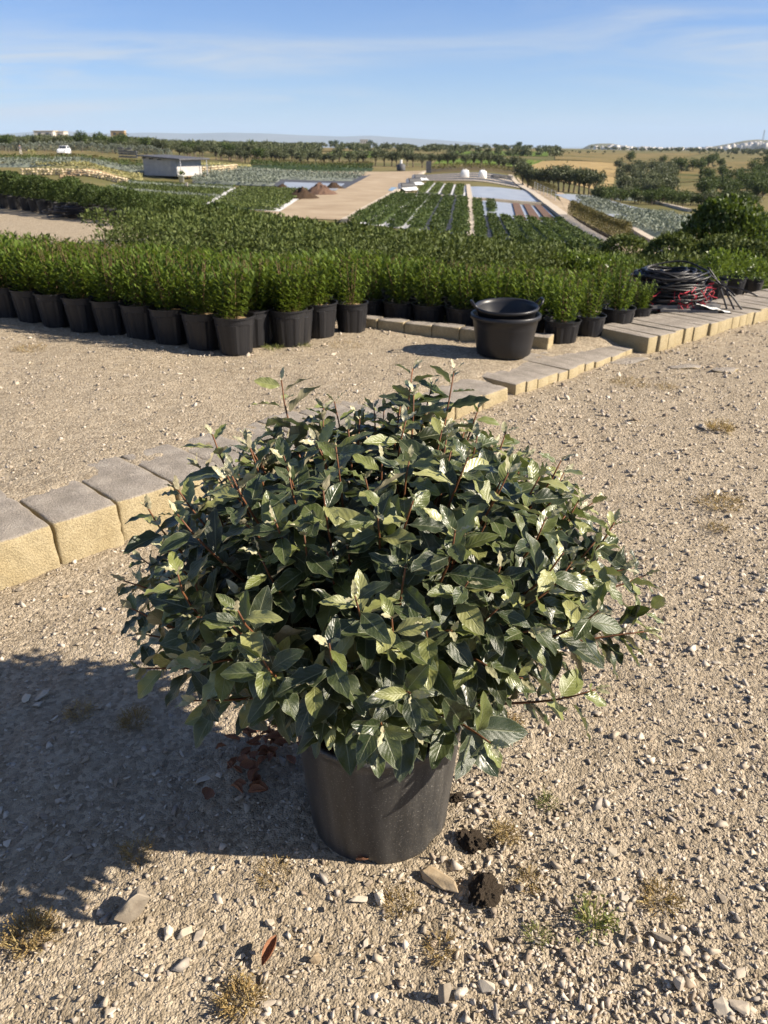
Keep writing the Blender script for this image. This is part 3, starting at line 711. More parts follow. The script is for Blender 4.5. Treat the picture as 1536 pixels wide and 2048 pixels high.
def leaf_mesh(seed, young=False):
    r = np.random.default_rng(900 + seed); nu, nv = 7, 13; v, uv = [], []
    wr = r.uniform(.21, .27) if not young else .2; droop = r.uniform(-.02, .3); fold = r.uniform(.1, .45); wa = r.uniform(.02, .06); wk = r.uniform(2.2, 3.8); ph = r.uniform(0, 6); tw = r.uniform(-.5, .5); asym = r.uniform(-.05, .05)
    for j in range(nv):
        q = j / (nv - 1)
        if q < .1: w = .012; yy = q * 1.2
        else:
            s = (q - .1) / .9; w = wr * max(0.0, math.sin(math.pi * min(1, s ** .88))) ** .72 * (1 - .12 * s) + .004; yy = .12 + s
        ta = tw * (q - .3)
        for i in range(nu):
            a = (i / (nu - 1) - .5) * 2
            x = a * w * (1 + asym * math.sin(9 * q)); z = fold * abs(a) ** 1.3 * w + wa * math.sin(2 * math.pi * wk * q + ph + (1.1 if a > 0 else 0)) * abs(a) ** 1.6 * min(1, w / .1)
            x, z = x * math.cos(ta) - z * math.sin(ta), x * math.sin(ta) + z * math.cos(ta)
            v.append((x, yy, z - droop * max(0, yy - .15) ** 2)); uv.append((a * .5 + .5, q))
    f = np.array([(j * nu + i, j * nu + i + 1, (j + 1) * nu + i + 1, (j + 1) * nu + i) for j in range(nv - 1) for i in range(nu - 1)])
    return np.array(v), f, np.array(uv)
LV = [leaf_mesh(k) for k in range(10)]; YV = [leaf_mesh(50 + k, True) for k in range(4)]
NME = [mesh('leaf', v, f, G['sunlit_leaf'], True, uv) for v, f, uv in LV]; LME = [mesh('leaf', v, f, G['shrub_leaf'], True, uv) for v, f, uv in LV]; YME = [mesh('leaf', v, f, G['young_leaf'], True, uv) for v, f, uv in YV]
stems = MB(); leaves = []                                   # leaf: pos, axis, normal, length, young
CZ = .66                                                    # height of the widest ring
shoots = []
ga = math.pi * (3 - math.sqrt(5)); NS = 250
for k in range(NS):
    u_ = (k + .5) / NS; cz = 1 - u_ * 1.34                   # from the crown top down to the skirt
    az = k * ga; sr = math.sqrt(max(0, 1 - cz * cz))
    jit = rng.normal(0, .06 if cz > -.08 else .025)
    rad = (.438 + max(-.12, min(.065, jit))) * (sr ** .8)
    hz = (.37 + rng.normal(0, .03)) * abs(cz) ** .82 if cz > 0 else -.105 * (abs(cz) / .34)
    if cz < 0: rad *= 1 - .36 * abs(cz) / .34
    shoots.append((az, rad, CZ - .02 + hz, cz))
for (azd, rad, hz, cz) in ((2.95, .56, .60, 0), (3.2, .53, .68, .1), (.05, .58, .66, 0), (-.12, .57, .58, -.1), (.0, .6, .6, 0), (3.35, .5, .6, 0), (-.4, .47, .52, -.1), (.3, .51, .78, .2), (-2.8, .5, .56, -.2), (-1.62, .27, .43, -.5), (.6, .5, .74, .1), (2.3, .32, 1.03, .8), (1.2, .2, 1.07, .8), (.9, .26, 1.06, .8)):
    shoots.append((azd, rad, hz, cz))
for (az, rad, hz, cz) in shoots:
    tip = np.array([rad * math.cos(az), rad * math.sin(az), hz]); outd = np.array([math.cos(az), math.sin(az), 0.0])
    b0 = np.array([outd[0] * .05 + rng.normal(0, .02), outd[1] * .05 + rng.normal(0, .02), .3])
    k1 = b0 + np.array([outd[0] * rad * .35, outd[1] * rad * .35, (hz - .3) * .55 + .06])
    dirv = unit(outd * (.9 if cz < .3 else .35) + np.array([0, 0, max(cz, 0) * .9 + .42 - (.25 if cz < -.2 else 0)]) + rng.normal(0, .14, 3))
    k2 = tip - dirv * .17
    pts = []
    for q in np.linspace(0, 1, 12): pts.append((1 - q) ** 3 * b0 + 3 * (1 - q) ** 2 * q * k1 + 3 * (1 - q) * q * q * k2 + q ** 3 * tip)
    stems.tube(pts, [.0052 * (1 - .72 * i / 11) for i in range(12)], 6)
    P = np.array(pts); seg = np.linalg.norm(np.diff(P, axis=0), axis=1); L = np.concatenate([[0], np.cumsum(seg)]); tot = L[-1]
    s_ = 0.0; nleaf = 0; an = rng.uniform(0, 6.28)
    while s_ < min(tot * .8, .42):
        q = tot - s_
        c = np.array([np.interp(q, L, P[:, i]) for i in range(3)]); c2 = np.array([np.interp(max(q - .02, 0), L, P[:, i]) for i in range(3)]); d = unit(c - c2) if np.linalg.norm(c - c2) > 1e-6 else dirv
        ref = np.array([0, 0, 1.]) if abs(d[2]) < .9 else np.array([1., 0, 0]); e1 = unit(np.cross(d, ref)); e2 = np.cross(d, e1)
        rv = e1 * math.cos(an) + e2 * math.sin(an)
        young = nleaf < 2
        ln = (.026 + .008 * nleaf if young else min(.05 + .0095 * (nleaf - 2), .084) * rng.uniform(.8, 1.16))
        ax = rv * (.55 if young else 1.0) + d * (1.0 if young else .42) + np.array([0, 0, -.02 if young else -.12 * min(1, nleaf / 6)]) + rng.normal(0, .13, 3) + outd * .22
        nrm = d * 1.0 + np.array([0, 0, .55]) + rng.normal(0, .42, 3) - rv * (.1)
        leaves.append((c, unit(ax), nrm, ln, 2 if young else 1 if rng.uniform() < (.95 - .11 * nleaf) else 0))  # painted sunlit tone likelier near the tip, shaded tone deeper in
        an += 2.4 + rng.uniform(-.35, .35); nleaf += 1
        s_ += .007 if nleaf < 3 else (.016 if nleaf < 12 else .03)
stems.build('stem', G['stem_orange'], plant, True)
# which leaves show largest: nearest in each cell of the view
base = np.array([px0, py0, pz])
cell = {}
for i, (c, ax, nr_, ln, yg) in enumerate(leaves):
    w = c + ax * ln * .55 + base - np.array([0, 0, CAM_H]); dep = w[1] * cp - w[2] * sp
    u = w[0] / dep * FPX; v_ = (w[2] * cp + w[1] * sp) / dep * FPX; key = (int(u // 34), int(v_ // 34))
    if key not in cell or dep < cell[key][0]: cell[key] = (dep, i, ln / dep)
pick = set(i for _, i, _ in sorted(cell.values(), key=lambda q: -q[2])[:295])
mp_parts = {0: [], 1: [], 2: []}
for i, (c, ax, nr_, ln, yg) in enumerate(leaves):
    Xv = unit(np.cross(ax, nr_)); Zv = np.cross(Xv, ax); Mx = np.stack([Xv, ax, Zv], 1) * ln
    var = int(rng.integers(0, 4 if yg == 2 else 10))
    if i in pick:
        o = obj('leaf', (LME, NME, YME)[yg][var], plant)
        M4 = Matrix(((*Mx[0], c[0]), (*Mx[1], c[1]), (*Mx[2], c[2]), (0, 0, 0, 1))); o.matrix_local = M4
    else:
        v, f, uv = (YV if yg == 2 else LV)[var]; mp_parts[yg].append((v @ Mx.T + c, f, uv))
for yg, parts in mp_parts.items():
    v, f = cat_vf([(a, b) for a, b, _ in parts]); uv = np.concatenate([c for _, _, c in parts])
    o = obj('foliage', mesh('foliage', v, f, G[('shrub_leaf', 'sunlit_leaf', 'young_leaf')[yg]], True, uv), plant); o['kind'] = 'stuff'

# ---------------------------------------------------------------- nursery pots and shrubs
def nursery_pot(rt, rb, h, seed):
    pr = [(0, .004), (rb * .97, .004), (rb, 0)] + [(rb + (rt * .93 - rb) * q, h * .8 * q) for q in np.linspace(.06, 1, 6)] + [(rt * .955, h * .81), (rt * .97, h * .95), (rt * 1.03, h * .955), (rt * 1.035, h), (rt * .97, h), (rt * .93, h * .86), (0, h * .86)]
    def fn(i, a, r, z):
        if 3 <= i <= 8: r += .007 * (1 if abs(((a * 6 / (2 * math.pi) + seed) % 1) - .5) < .2 else 0)
        return r
    return MB().lathe(pr, 48, fn).mesh('pot', G['nursery_pot_plastic'], False)
POTM = nursery_pot(.15, .115, .27, 0.); POTC = nursery_pot(.19, .15, .3, .3); POTS = nursery_pot(.13, .105, .17, .2)
SOILM = MB().lathe([(0, .235), (.09, .238), (.139, .232)], 16).mesh('soil', G['bank_earth'])
FA = [mesh('foliage', *shrub_upright(36, 19, .205, .36, .058, .0155), G['bright_leaf']) for k in range(7)]
def stemset(n, rad, h):
    b = MB()
    for k in range(n):
        a = random.uniform(0, 6.28); r = random.uniform(.3, 1) * rad
        b.tube([(r * .2 * math.cos(a), r * .2 * math.sin(a), 0), (r * .6 * math.cos(a), r * .6 * math.sin(a), h * .5), (r * math.cos(a), r * math.sin(a), h)], [.004, .003, .0015], 4)
    return b.mesh('stem', G['stem_brown'])
SA = [stemset(9, .15, .38) for _ in range(3)]
POTW = nursery_pot(.158, .128, .19, .1)
def put_a(x, y, label, group, s=1.0, low=False):
    z = float(Z(x, y)); r = empty('potted_shrub', (x, y, z), random.uniform(0, 6.28), s); tag(r, label, 'potted shrub', group)
    off = .15 if low else .23; pt = obj('pot', POTW if low else POTM, r); pt.rotation_euler = (0, 0, random.uniform(0, 6))
    obj('soil', SOILM, r, (0, 0, -.08 if low else 0)); obj('stem', random.choice(SA), r, (0, 0, off))
    f = obj('foliage', random.choice(FA), r, (0, 0, off)); f.scale = (1, 1, random.uniform(.86, 1.1))
    return r
def label_tag(px, py, dist, material, label, w=.03, h=.07):
    x, y, z = on(px, dist); d = ray(px, py); k = dist / d[1]; zc = CAM_H + d[2] * k
    b = MB().box((0, 0, h / 2), (w, .003, h)); o = b.build('plant_label', material, None, (x, y, zc - h / 2)); o.rotation_euler = (.25, .2, .3); return tag(o, label, 'label')
# long left block: front row follows the photographed pots
fr = [at(474, 704), at(-40, 626)]
fdir = unit(np.array(fr[1][:2]) - np.array(fr[0][:2])); bdir = np.array([EX, EY]); sp_ = .305
GA = 'bright green potted shrubs packed in the front block'
ORD = 'first second third fourth fifth sixth seventh eighth ninth tenth eleventh twelfth thirteenth fourteenth fifteenth sixteenth seventeenth eighteenth nineteenth twentieth'.split() + ['farther'] * 80
LA = 'bright green narrow-leaved shrub in a black pot, packed in the long block along the gravel'
blockA = []
for j in range(5):
    for i in range(16):
        c = np.array(fr[0][:2]) + fdir * (i * sp_ + (.15 if j % 2 else 0)) + bdir * (j * .29)
        if j == 0 and i == 0: put_a(c[0], c[1], 'bright green shrub in a sunlit black pot at the near corner of the long block', None); continue
        put_a(c[0] + random.gauss(0, .008), c[1] + random.gauss(0, .008), f'bright green shrub in a black pot, {ORD[i - 1]} after the corner pot in the long row' if j == 0 else 'bright green narrow-leaved potted shrub packed behind the long pot row', GA if j == 0 else 'shrubs inside the long block', (1, 1, .97, .94, .92)[j])
for px, py, lb in ((575, 694, 'bright green shrub in a sunlit ribbed pot standing next to the corner pot'), (637, 677, 'bright green shrub in a ribbed pot nearest the end of the stone kerb')):
    x, y, z = at(px, py); put_a(x, y + .12, lb, None, 1.0)
x, y, z = at(510, 692); put_a(x + .02, y + .16, 'bright green shrub in a pot half hidden behind the corner pot', None)
label_tag(483, 622, 5.75, G['white_plastic'], 'small white plant label in the corner pot')
label_tag(551, 627, 5.8, G['white_plastic'], 'small white plant label in the ribbed pot beside the corner pot')
label_tag(621, 607, 6.0, G['blue_tag'], 'blue plant label in the pot nearest the kerb end', .03, .05)
# second block behind the kerb and along the wall
kd = np.array([math.cos(angk), math.sin(angk)]); kn = np.array([kd[1], -kd[0]])
if kn @ bdir < 0: kn = -kn
B0 = np.array(ka) + kd * .0
for j in range(4):
    for i in range(-1, 9):
        c = B0 + kd * (.28 + i * .3 + (.15 if j % 2 else 0)) + kn * (.42 + j * .3)
        t_, p_ = tp(c[0], c[1])
        if p_ < .74: continue
        put_a(c[0] + random.gauss(0, .01), c[1] + random.gauss(0, .01), 'bright green potted shrub packed behind the low stone kerb', 'shrubs behind the stone kerb', (.96, .92, .88, .84)[j], True)
for px, py, s, lb in ((1128, 690, .92, 'bright green shrub in a low black pot beside the pair of black tubs'), (1182, 676, .86, 'bright green shrub with brown stems in a pot second along the wall from the tubs'), (1240, 662, .92, 'full bright green shrub in a pot third along the wall from the tubs'), (1284, 650, .7, 'small bright green shrub in a pot beside the heap of black tubing')):
    x, y, z = at(px, py); put_a(x - .0, y + .13, lb, None, s, True)
for px, py in ((1060, 655), (1110, 640), (1160, 640), (1205, 625), (1250, 615)):
    x, y, z = at(px, py, .0); put_a(x, y + .2, 'bright green potted shrub filling in behind the pots along the wall', 'shrubs behind the wall pots', .86, True)

# dull small-leaved block running down the slope
FB = [mesh('foliage', *shrub_mound(420, .29, .34, .046, .022), G['dull_leaf']) for k in range(7)]
FBl = [shrub_mound(230, .29, .34, .06, .03) for k in range(5)]
ptsB = []
t_ = 3.45
while t_ < 14.4:
    p_ = .95
    while p_ < 27:
        jx, jy = random.gauss(0, .04), random.gauss(0, .04)
        x, y = from_tp(t_ + jx, p_ + jy)
        ok = True
        front = np.array([x, y]) - np.array(fr[0][:2]); a_f = front @ fdir; b_f = front @ bdir
        if a_f > -.3 and b_f < 1.6: ok = False
        fk = np.array([x, y]) - B0
        if fk @ kn < 1.5 and p_ < 3.2: ok = False
        if p_ < 2.0 and t_ < 7.3: ok = False                       # heap of tubing and the wall pots
        if p_ > 9.6 - .0 * t_ and 3 < t_ < 8.2: ok = False          # bare path on the left
        if p_ > 7.4 and t_ < 5.2: ok = False
        if abs(x) > .62 * (y + 1.5): ok = False
        if ok: ptsB.append((y, x, t_))
        p_ += .47
    t_ += .47
ptsB.sort(); restB = []
for k, (y, x, t_) in enumerate(ptsB):
    z = float(Z(x, y))
    if k < 95:
        r = empty('potted_shrub', (x, y, z), random.uniform(0, 6.28), random.uniform(.88, 1.15)); tag(r, 'dull green small-leaved shrub crowded in the broad nursery block behind the bright shrubs', 'potted shrub', 'dull green shrubs in the broad block')
        obj('pot', POTS, r); obj('foliage', random.choice(FB), r, (0, 0, .14))
    else:
        v, f = random.choice(FBl); a = random.uniform(0, 6.28); s = random.uniform(.9, 1.2); c_, s_ = math.cos(a), math.sin(a)
        restB.append((np.stack([v[:, 0] * c_ - v[:, 1] * s_, v[:, 0] * s_ + v[:, 1] * c_, v[:, 2]], -1) * s + np.array([x, y, z + .14]), f))
if restB:
    v, f = cat_vf(restB); tag(obj('shrub_block', mesh('shrub_block', v, f, G['dull_leaf'])), 'far part of the broad block of dull green nursery shrubs', 'shrubs', kind='stuff')

# darker round shrubs in pots along the path on the left, and rows behind them
FC = [mesh('foliage', *cat_vf([ball(850, .34, .6, .06, .034), shrub_mound(260, .38, .52, .06, .03, 12)]), G['dark_leaf']) for k in range(6)]
def put_c(x, y, label, group, s=1.0, pot=True, fol=None, pm=None, off=.24):
    z = float(Z(x, y)); r = empty('potted_shrub' if pot else 'hedge_shrub', (x, y, z), random.uniform(0, 6.28), s); tag(r, label, 'potted shrub', group)
    if pot: obj('pot', pm or POTC, r)
    f = obj('foliage', fol or random.choice(FC), r, (0, 0, off if pot else .02)); f.scale = (1, 1, random.uniform(.9, 1.1)); return r
for i in range(22):
    x, y = from_tp(7.35 + random.gauss(0, .05), 11.6 + i * .58)
    put_c(x, y, f'dark round shrub in a black pot, {ORD[i]} along the path from the tubing heap', 'round shrubs along the gravel path', .68 + .3 * min(1, i * .58 / 6))
restC = []; FCl = [cat_vf([ball(330, .36, .62, .085, .05), shrub_mound(110, .4, .52, .085, .042, 12)]) for k in range(5)]
for j in range(1, 9):
    for i in range(26):
        x, y = from_tp(7.35 + j * .8 + random.gauss(0, .06), 11.3 + i * .66 + random.gauss(0, .06))
        if abs(x) > .58 * (y + 1.5): continue
        if j < 2: put_c(x, y, 'dark green round shrub in the rank just behind the row along the path', 'second rank behind the path row', random.uniform(.85, 1.1) * (.68 + .3 * min(1, i * .66 / 6)), True); continue
        v, f = random.choice(FCl); a = random.uniform(0, 6.28); c_, s_ = math.cos(a), math.sin(a)
        restC.append((np.stack([v[:, 0] * c_ - v[:, 1] * s_, v[:, 0] * s_ + v[:, 1] * c_, v[:, 2]], -1) * random.uniform(.75, .95) + np.array([x, y, float(Z(x, y)) + .12]), f))
v, f = cat_vf(restC); tag(obj('shrub_block', mesh('shrub_block', v, f, G['dark_leaf'])), 'dark green round shrubs massed behind the row along the gravel path', 'shrubs', kind='stuff')
# taller hedge row on the slope edge
FH = [mesh('foliage', *cat_vf([ball(900, .42, .72, .075, .04), shrub_mound(350, .48, .6, .07, .03, 14)]), G['dark_leaf']) for k in range(5)]
for i in range(34):
    x, y = from_tp(14.9 + random.gauss(0, .08), 3.6 + i * .72)
    if abs(x) > .6 * (y + 1.5): continue
    put_c(x, y, 'tall dark shrub in the hedge along the far edge of the broad block', 'hedge along the far edge', random.uniform(1.15, 1.4), False, random.choice(FH))
# clipped balls at the right
FBALL = [mesh('foliage', *ball(3200, .45, .76, .062, .03), G['dull_leaf']) for _ in range(3)]
for px, dist, s in ((1205, 17.5, .8), (1256, 15.5, .95), (1300, 16.5, .75), (1352, 14.5, 1.0), (1405, 15.5, .85), (1452, 13.4, 1.0), (1515, 13.0, .95), (1560, 13.4, .95)):
    x, y, z = on(px, dist); r = empty('ball_shrub', (x, y, z), random.uniform(0, 6), s * 1.12); tag(r, 'clipped ball-shaped green shrub in front of the big round bush', 'ball shrub', 'clipped ball shrubs')
    obj('foliage', random.choice(FBALL), r, (0, 0, .3)); obj('pot', POTC, r)
# lighter shrubs between the tubing heap and the balls, along the upper wall
FW = [mesh('foliage', *shrub_mound(800, .32, .42, .055, .028, 10), G['bright_leaf']) for _ in range(4)]
for px, py, s in ((1442, 612, 1.0), (1482, 604, .95), (1520, 596, .95), (1560, 590, 1)):
    x, y, z = at(px, py); put_c(x, y + .25, 'bushy light green shrub in a black pot beyond the heap of tubing', 'light green shrubs beyond the tubing', s * .66, True, random.choice(FW))
for k in range(60):
    px = random.uniform(1120, 1600); dist = random.uniform(8.6, 13.2); x, y, z = on(px, dist)
    t_, p_ = tp(x, y)
    if p_ < .6: continue
    put_c(x, y, 'light green bushy potted shrub in the block behind the tubing heap', 'shrubs behind the tubing heap', random.uniform(.7, .85), True, random.choice(FW), POTS, .1)

# ---------------------------------------------------------------- black tubs
tx, ty, tz = at(1014, 722); ty += .2; tz = float(Z(tx, ty)) + .012
def tub_prof(rt, rb, h): return [(0, .006), (rb * .96, .004), (rb, .012), (rb + (rt - rb) * .3, h * .33), (rb + (rt - rb) * .66, h * .66), (rb + (rt - rb) * .68, h * .665), (rb + (rt - rb) * .72, h * .69), (rt * .985, h * .88), (rt * 1.0, h * .885), (rt * 1.05, h * .89), (rt * 1.06, h * .92), (rt * 1.06, h * .975), (rt * 1.04, h * .995), (rt * 1.0, h), (rt * .975, h * .985), (rt * .95, h * .9), (rb * .95, .03), (0, .03)]
tub = MB().lathe(tub_prof(.245, .2, .3), 72)
o = tub.build('plastic_tub', G['tub_plastic'], None, True, (tx, ty, tz)); tag(o, 'wide black plastic tub standing on the block wall', 'tub')
inner = empty('plastic_tub', (tx + .006, ty + .008, tz + .01)); inner.rotation_euler = (R(3), R(-1), .1); tag(inner, 'black plastic tub with two ear handles nested inside the wide tub', 'tub')
MB().lathe([(0, .0), (.165, .0), (.17, .006), (.215, .32), (.232, .325), (.236, .338), (.23, .348), (.219, .345), (.21, .32), (.162, .02), (0, .02)], 72).build('tub_body', G['tub_plastic'], inner, True)
for sx in (-1, 1):
    hb = MB(); hb.tube([(sx * .222, -.05, .335), (sx * .25, -.045, .365), (sx * .262, -.02, .385), (sx * .262, .02, .385), (sx * .25, .045, .365), (sx * .222, .05, .335)], .0095, 8)
    hb.build('handle', G['tub_plastic'], inner, True)

# ---------------------------------------------------------------- heap of drip tubing
hx, hy, hz = at(1352, 640); hy += .3; hx -= .02
heap = empty('tubing_heap', (hx, hy, float(Z(hx, hy)))); tag(heap, 'heap of coiled black drip tubing with red ties on low boards', 'tubing')
for k in range(130):
    q = k / 130; zc = .13 + .24 * q + random.gauss(0, .012); rr = (.35 - .06 * q) * random.uniform(.6, 1.04); cxo, cyo = random.gauss(0, .035), random.gauss(0, .03); tlt, taz = random.gauss(0, .08), random.uniform(0, 6.28); ph = random.uniform(0, 6)
    pts = []
    for i in range(44):
        a = 2 * math.pi * i / 44; r_ = rr * (1 + .06 * math.sin(2 * a + ph) + .03 * math.sin(5 * a + ph * 2))
        x, y = r_ * math.cos(a) + cxo, r_ * .85 * math.sin(a) + cyo
        pts.append((x, y, zc + tlt * (x * math.cos(taz) + y * math.sin(taz)) + .012 * math.sin(3 * a + ph)))
    MB().tube(pts, .0095, 6, True).build('hose_coil', G['hose_plastic'], heap, True)
for k in range(5):                                                   # loose ends trailing down
    a = random.uniform(-.7, .4); P0 = Vector((.3 * math.cos(a), .28 * math.sin(a) - .12, .42 - .05 * k)); P1 = Vector((.52 + .06 * k, -.22 - .02 * k, .02 + .01 * k)) if k < 3 else Vector((-.1 + .2 * k, -.35, .2))
    pts = [P0.lerp(P1, q) + Vector((0, 0, .05 * math.sin(q * 3.1))) for q in np.linspace(0, 1, 12)]
    MB().tube(pts, .008, 6).build('hose_end', G['hose_plastic'], heap, True)
for k in range(60):
    a = random.uniform(-2.6, .5); r_ = random.uniform(.26, .39); z0 = random.uniform(.1, .3) if k > 14 else random.uniform(.02, .12)
    c = Vector((r_ * math.cos(a) + .05, r_ * .85 * math.sin(a), z0)); pts = [c]
    for _ in range(5): pts.append(pts[-1] + Vector((random.gauss(0, .025), random.gauss(-.008, .02), random.gauss(-.015, .02))))
    MB().tube(pts, .0042, 4).build('red_tie', G['red_twine'], heap)
MB().box((.02, -.02, .1), (.74, .6, .03), .05).build('board', G['grey_board'], heap)
MB().box((.1, -.33, .075), (.5, .12, .022), -.12).build('board', G['grey_board'], heap)
for x_, y_ in ((-.28, -.25), (.28, -.2), (-.25, .22), (.28, .24)): MB().box((x_, y_, .045), (.1, .1, .085), .2).build('block_foot', G['weathered_wood'], heap)
sb = MB(); nu = 9; vv = []
for j in range(6):
    for i in range(nu): vv.append((.18 + .3 * i / (nu - 1), -.42 + .14 * j / 5, .12 - .07 * (i / (nu - 1)) + .02 * float(vnoise(i * .9, j * .9, 88))))
sb.add(vv, [(j * nu + i, j * nu + i + 1, (j + 1) * nu + i + 1, (j + 1) * nu + i) for j in range(5) for i in range(nu - 1)]); sb.build('plastic_rag', G['white_plastic'], heap, True)
# a smaller heap far off by the gravel path
x, y, z = at(108, 450); y += 1.5; z = float(Z(x, y)); h2 = empty('tubing_heap', (x, y, z)); tag(h2, 'small flat heap of black tubing on the bare gravel path', 'tubing')
for k in range(14):
    rr = random.uniform(.3, .55); cx_, cy_ = random.gauss(0, .15), random.gauss(0, .1); ph = random.uniform(0, 6)
    MB().tube([(rr * math.cos(a) + cx_, rr * .7 * math.sin(a) + cy_, .03 + .018 * k + .02 * math.sin(2 * a + ph)) for a in np.linspace(0, 6.28, 22)[:-1]], .012, 5, True).build('hose_coil', G['hose_plastic'], h2)
# half-buried slabs in the road
for px, py, w, d, lb in ((1255, 718, .5, .22, 'flat worn slab set in gravel at the break in the wall'), (1370, 733, .34, .16, 'half-buried pale slab on the gravel road'), (1455, 742, .3, .12, 'small half-buried slab further along the gravel road')):
    x, y, z = at(px, py); v, f = hull_stone(16, int(px), .5, True); v = v * np.array([w / 2, d / 1.3, .03])
    tag(obj('stone_slab', mesh('stone_slab', v, f, G['tuff_block']), None, (x, y, float(Zg(x, y)) + .004), .15), lb, 'slab')

# ================================================================ the nursery in the valley
def P(px, py): return at(px, py)[:2]
def wbox(name, c, d, rz, material, parent=None, **kw): return MB().box((0, 0, d[2] / 2), d).build(name, material, parent, False, c, rz)
def strip_quad(q, a0, a1, b0=0., b1=1.):
    q = [np.array(c[:2]) for c in q]
    f = lambda a, b: (q[0] * (1 - a) + q[1] * a) * (1 - b) + (q[3] * (1 - a) + q[2] * a) * b
    return [f(a0, b0), f(a1, b0), f(a1, b1), f(a0, b1)]
def crop(name, q, h, n, ln, material, label, cat, group, core=None):
    """one bed of low plants: packed leaf clumps over a dark core"""
    a, b = rng.uniform(0, 1, n), rng.uniform(0, 1, n); q = [np.array(c[:2]) for c in q]
    xy = (q[0] * (1 - a)[:, None] + q[1] * a[:, None]) * (1 - b)[:, None] + (q[3] * (1 - a)[:, None] + q[2] * a[:, None]) * b[:, None]
    hh = h * (.75 + .5 * vnoise(xy[:, 0] * .8, xy[:, 1] * .8, 33))
    z = Z(xy[:, 0], xy[:, 1]) + hh * rng.uniform(.3, 1, n) ** .5
    p_ = np.column_stack([xy, z]); s = rng.uniform(.7, 1.3, n)
    v, f = leafquads(p_, rdir(n) + np.array([0, 0, .6]), rdir(n) + np.array([0, 0, .6]), ln * s, ln * .6 * s)
    nu, nv = 3, 10; cv = []
    for j in range(nv + 1):
        for i in range(nu + 1):
            aa, bb = i / nu, j / nv; c = (q[0] * (1 - aa) + q[1] * aa) * (1 - bb) + (q[3] * (1 - aa) + q[2] * aa) * bb
            edge = i in (0, nu) or j in (0, nv)
            cv.append((c[0], c[1], float(Z(*c)) + (.02 if edge else h * .72)))
    cf = np.array([(j * (nu + 1) + i, j * (nu + 1) + i + 1, (j + 1) * (nu + 1) + i + 1, (j + 1) * (nu + 1) + i) for j in range(nv) for i in range(nu)])
    vv, ff = cat_vf([(v, f), (np.array(cv), cf)])
    return tag(obj(name, mesh(name, vv, ff, material)), label, cat, group)
def kerb_line(pts, w, h, material, label, name='kerb', cat='kerb'):
    """a low kerb or wall that follows the ground through the given points"""
    b = MB(); Q = []
    for (x0, y0), (x1, y1) in zip(pts[:-1], pts[1:]):
        n = max(2, int(math.hypot(x1 - x0, y1 - y0) / 3)); Q += [(x0 + (x1 - x0) * k / n, y0 + (y1 - y0) * k / n) for k in range(n)]
    Q.append(pts[-1]); v = []
    for i, (x, y) in enumerate(Q):
        a = np.array(Q[min(i + 1, len(Q) - 1)]) - np.array(Q[max(i - 1, 0)]); nrm = unit(np.array([-a[1], a[0]])) * w / 2; z = float(Z(x, y)); hh = h * random.uniform(.92, 1.06)
        v += [(x - nrm[0], y - nrm[1], z - .3), (x - nrm[0], y - nrm[1], z + hh), (x + nrm[0], y + nrm[1], z + hh), (x + nrm[0], y + nrm[1], z - .3)]
    n = len(Q); f = [(i * 4 + k, i * 4 + (k + 1) % 4, (i + 1) * 4 + (k + 1) % 4, (i + 1) * 4 + k) for i in range(n - 1) for k in range(4)] + [(0, 1, 2, 3), (n * 4 - 1, n * 4 - 2, n * 4 - 3, n * 4 - 4)]
    b.add(v, f); return tag(b.build(name, material), label, cat)

# dirt road through the beds
drape('dirt_road', [P(500, 432), P(712, 442), P(845, 342), P(762, 344)], G['dirt_track'], .04, 10, 30)
drape('dirt_road', [P(600, 392), P(650, 398), P(762, 344), P(742, 344)], G['dirt_track'], .045, 4, 20)
drape('puddle', [P(776, 382), P(788, 384), P(796, 376), P(783, 375)], G['water_puddle'], .06, 3, 3)
drape('puddle', [P(796, 370), P(800, 371), P(806, 367), P(800, 367)], G['water_puddle'], .06, 3, 3)
# lower-left bed field: six strips in pairs with pale aisles
FQ = [P(690, 446), P(946, 474), P(938, 400), P(792, 389)]
drape('bed_field', FQ, G['pale_strip'], .05, 10, 10)
drape('bed_field', strip_quad(FQ, .62, 1), G['mulch_fabric'], .06, 6, 8)
for k in range(6):
    for r_, (b0, b1) in enumerate(((0, .47), (.5, .99))):
        crop('plant_bed', strip_quad(FQ, k / 6 + .012, (k + 1) / 6 - .022, b0, b1), .34, 1500, .16, G['dark_leaf'],
             f'long dark green bed in the striped field, {ORD[k]} from the dirt road, {("near", "far")[r_]} half', 'plant bed', 'striped dark green beds')
# upper-left greyer beds
UQ = [P(832, 387), P(933, 394), P(934, 372), P(855, 366)]
drape('bed_field', UQ, G['mulch_fabric'], .05, 8, 6)
for k in range(4):
    q = strip_quad(UQ, k / 4 + .01, (k + 1) / 4 - .07, .02, .98)
    crop('plant_bed', q, .28, 900, .16, G['silver_leaf'] if k == 9 else G['dull_leaf'], f'short grey-green bed beyond the striped field, {ORD[k]} from the dirt road', 'plant bed', 'short grey-green beds')
    drape('aisle', strip_quad(UQ, (k + 1) / 4 - .06, (k + 1) / 4 - .02, .02, .98), G['pale_strip'], .09, 2, 6)
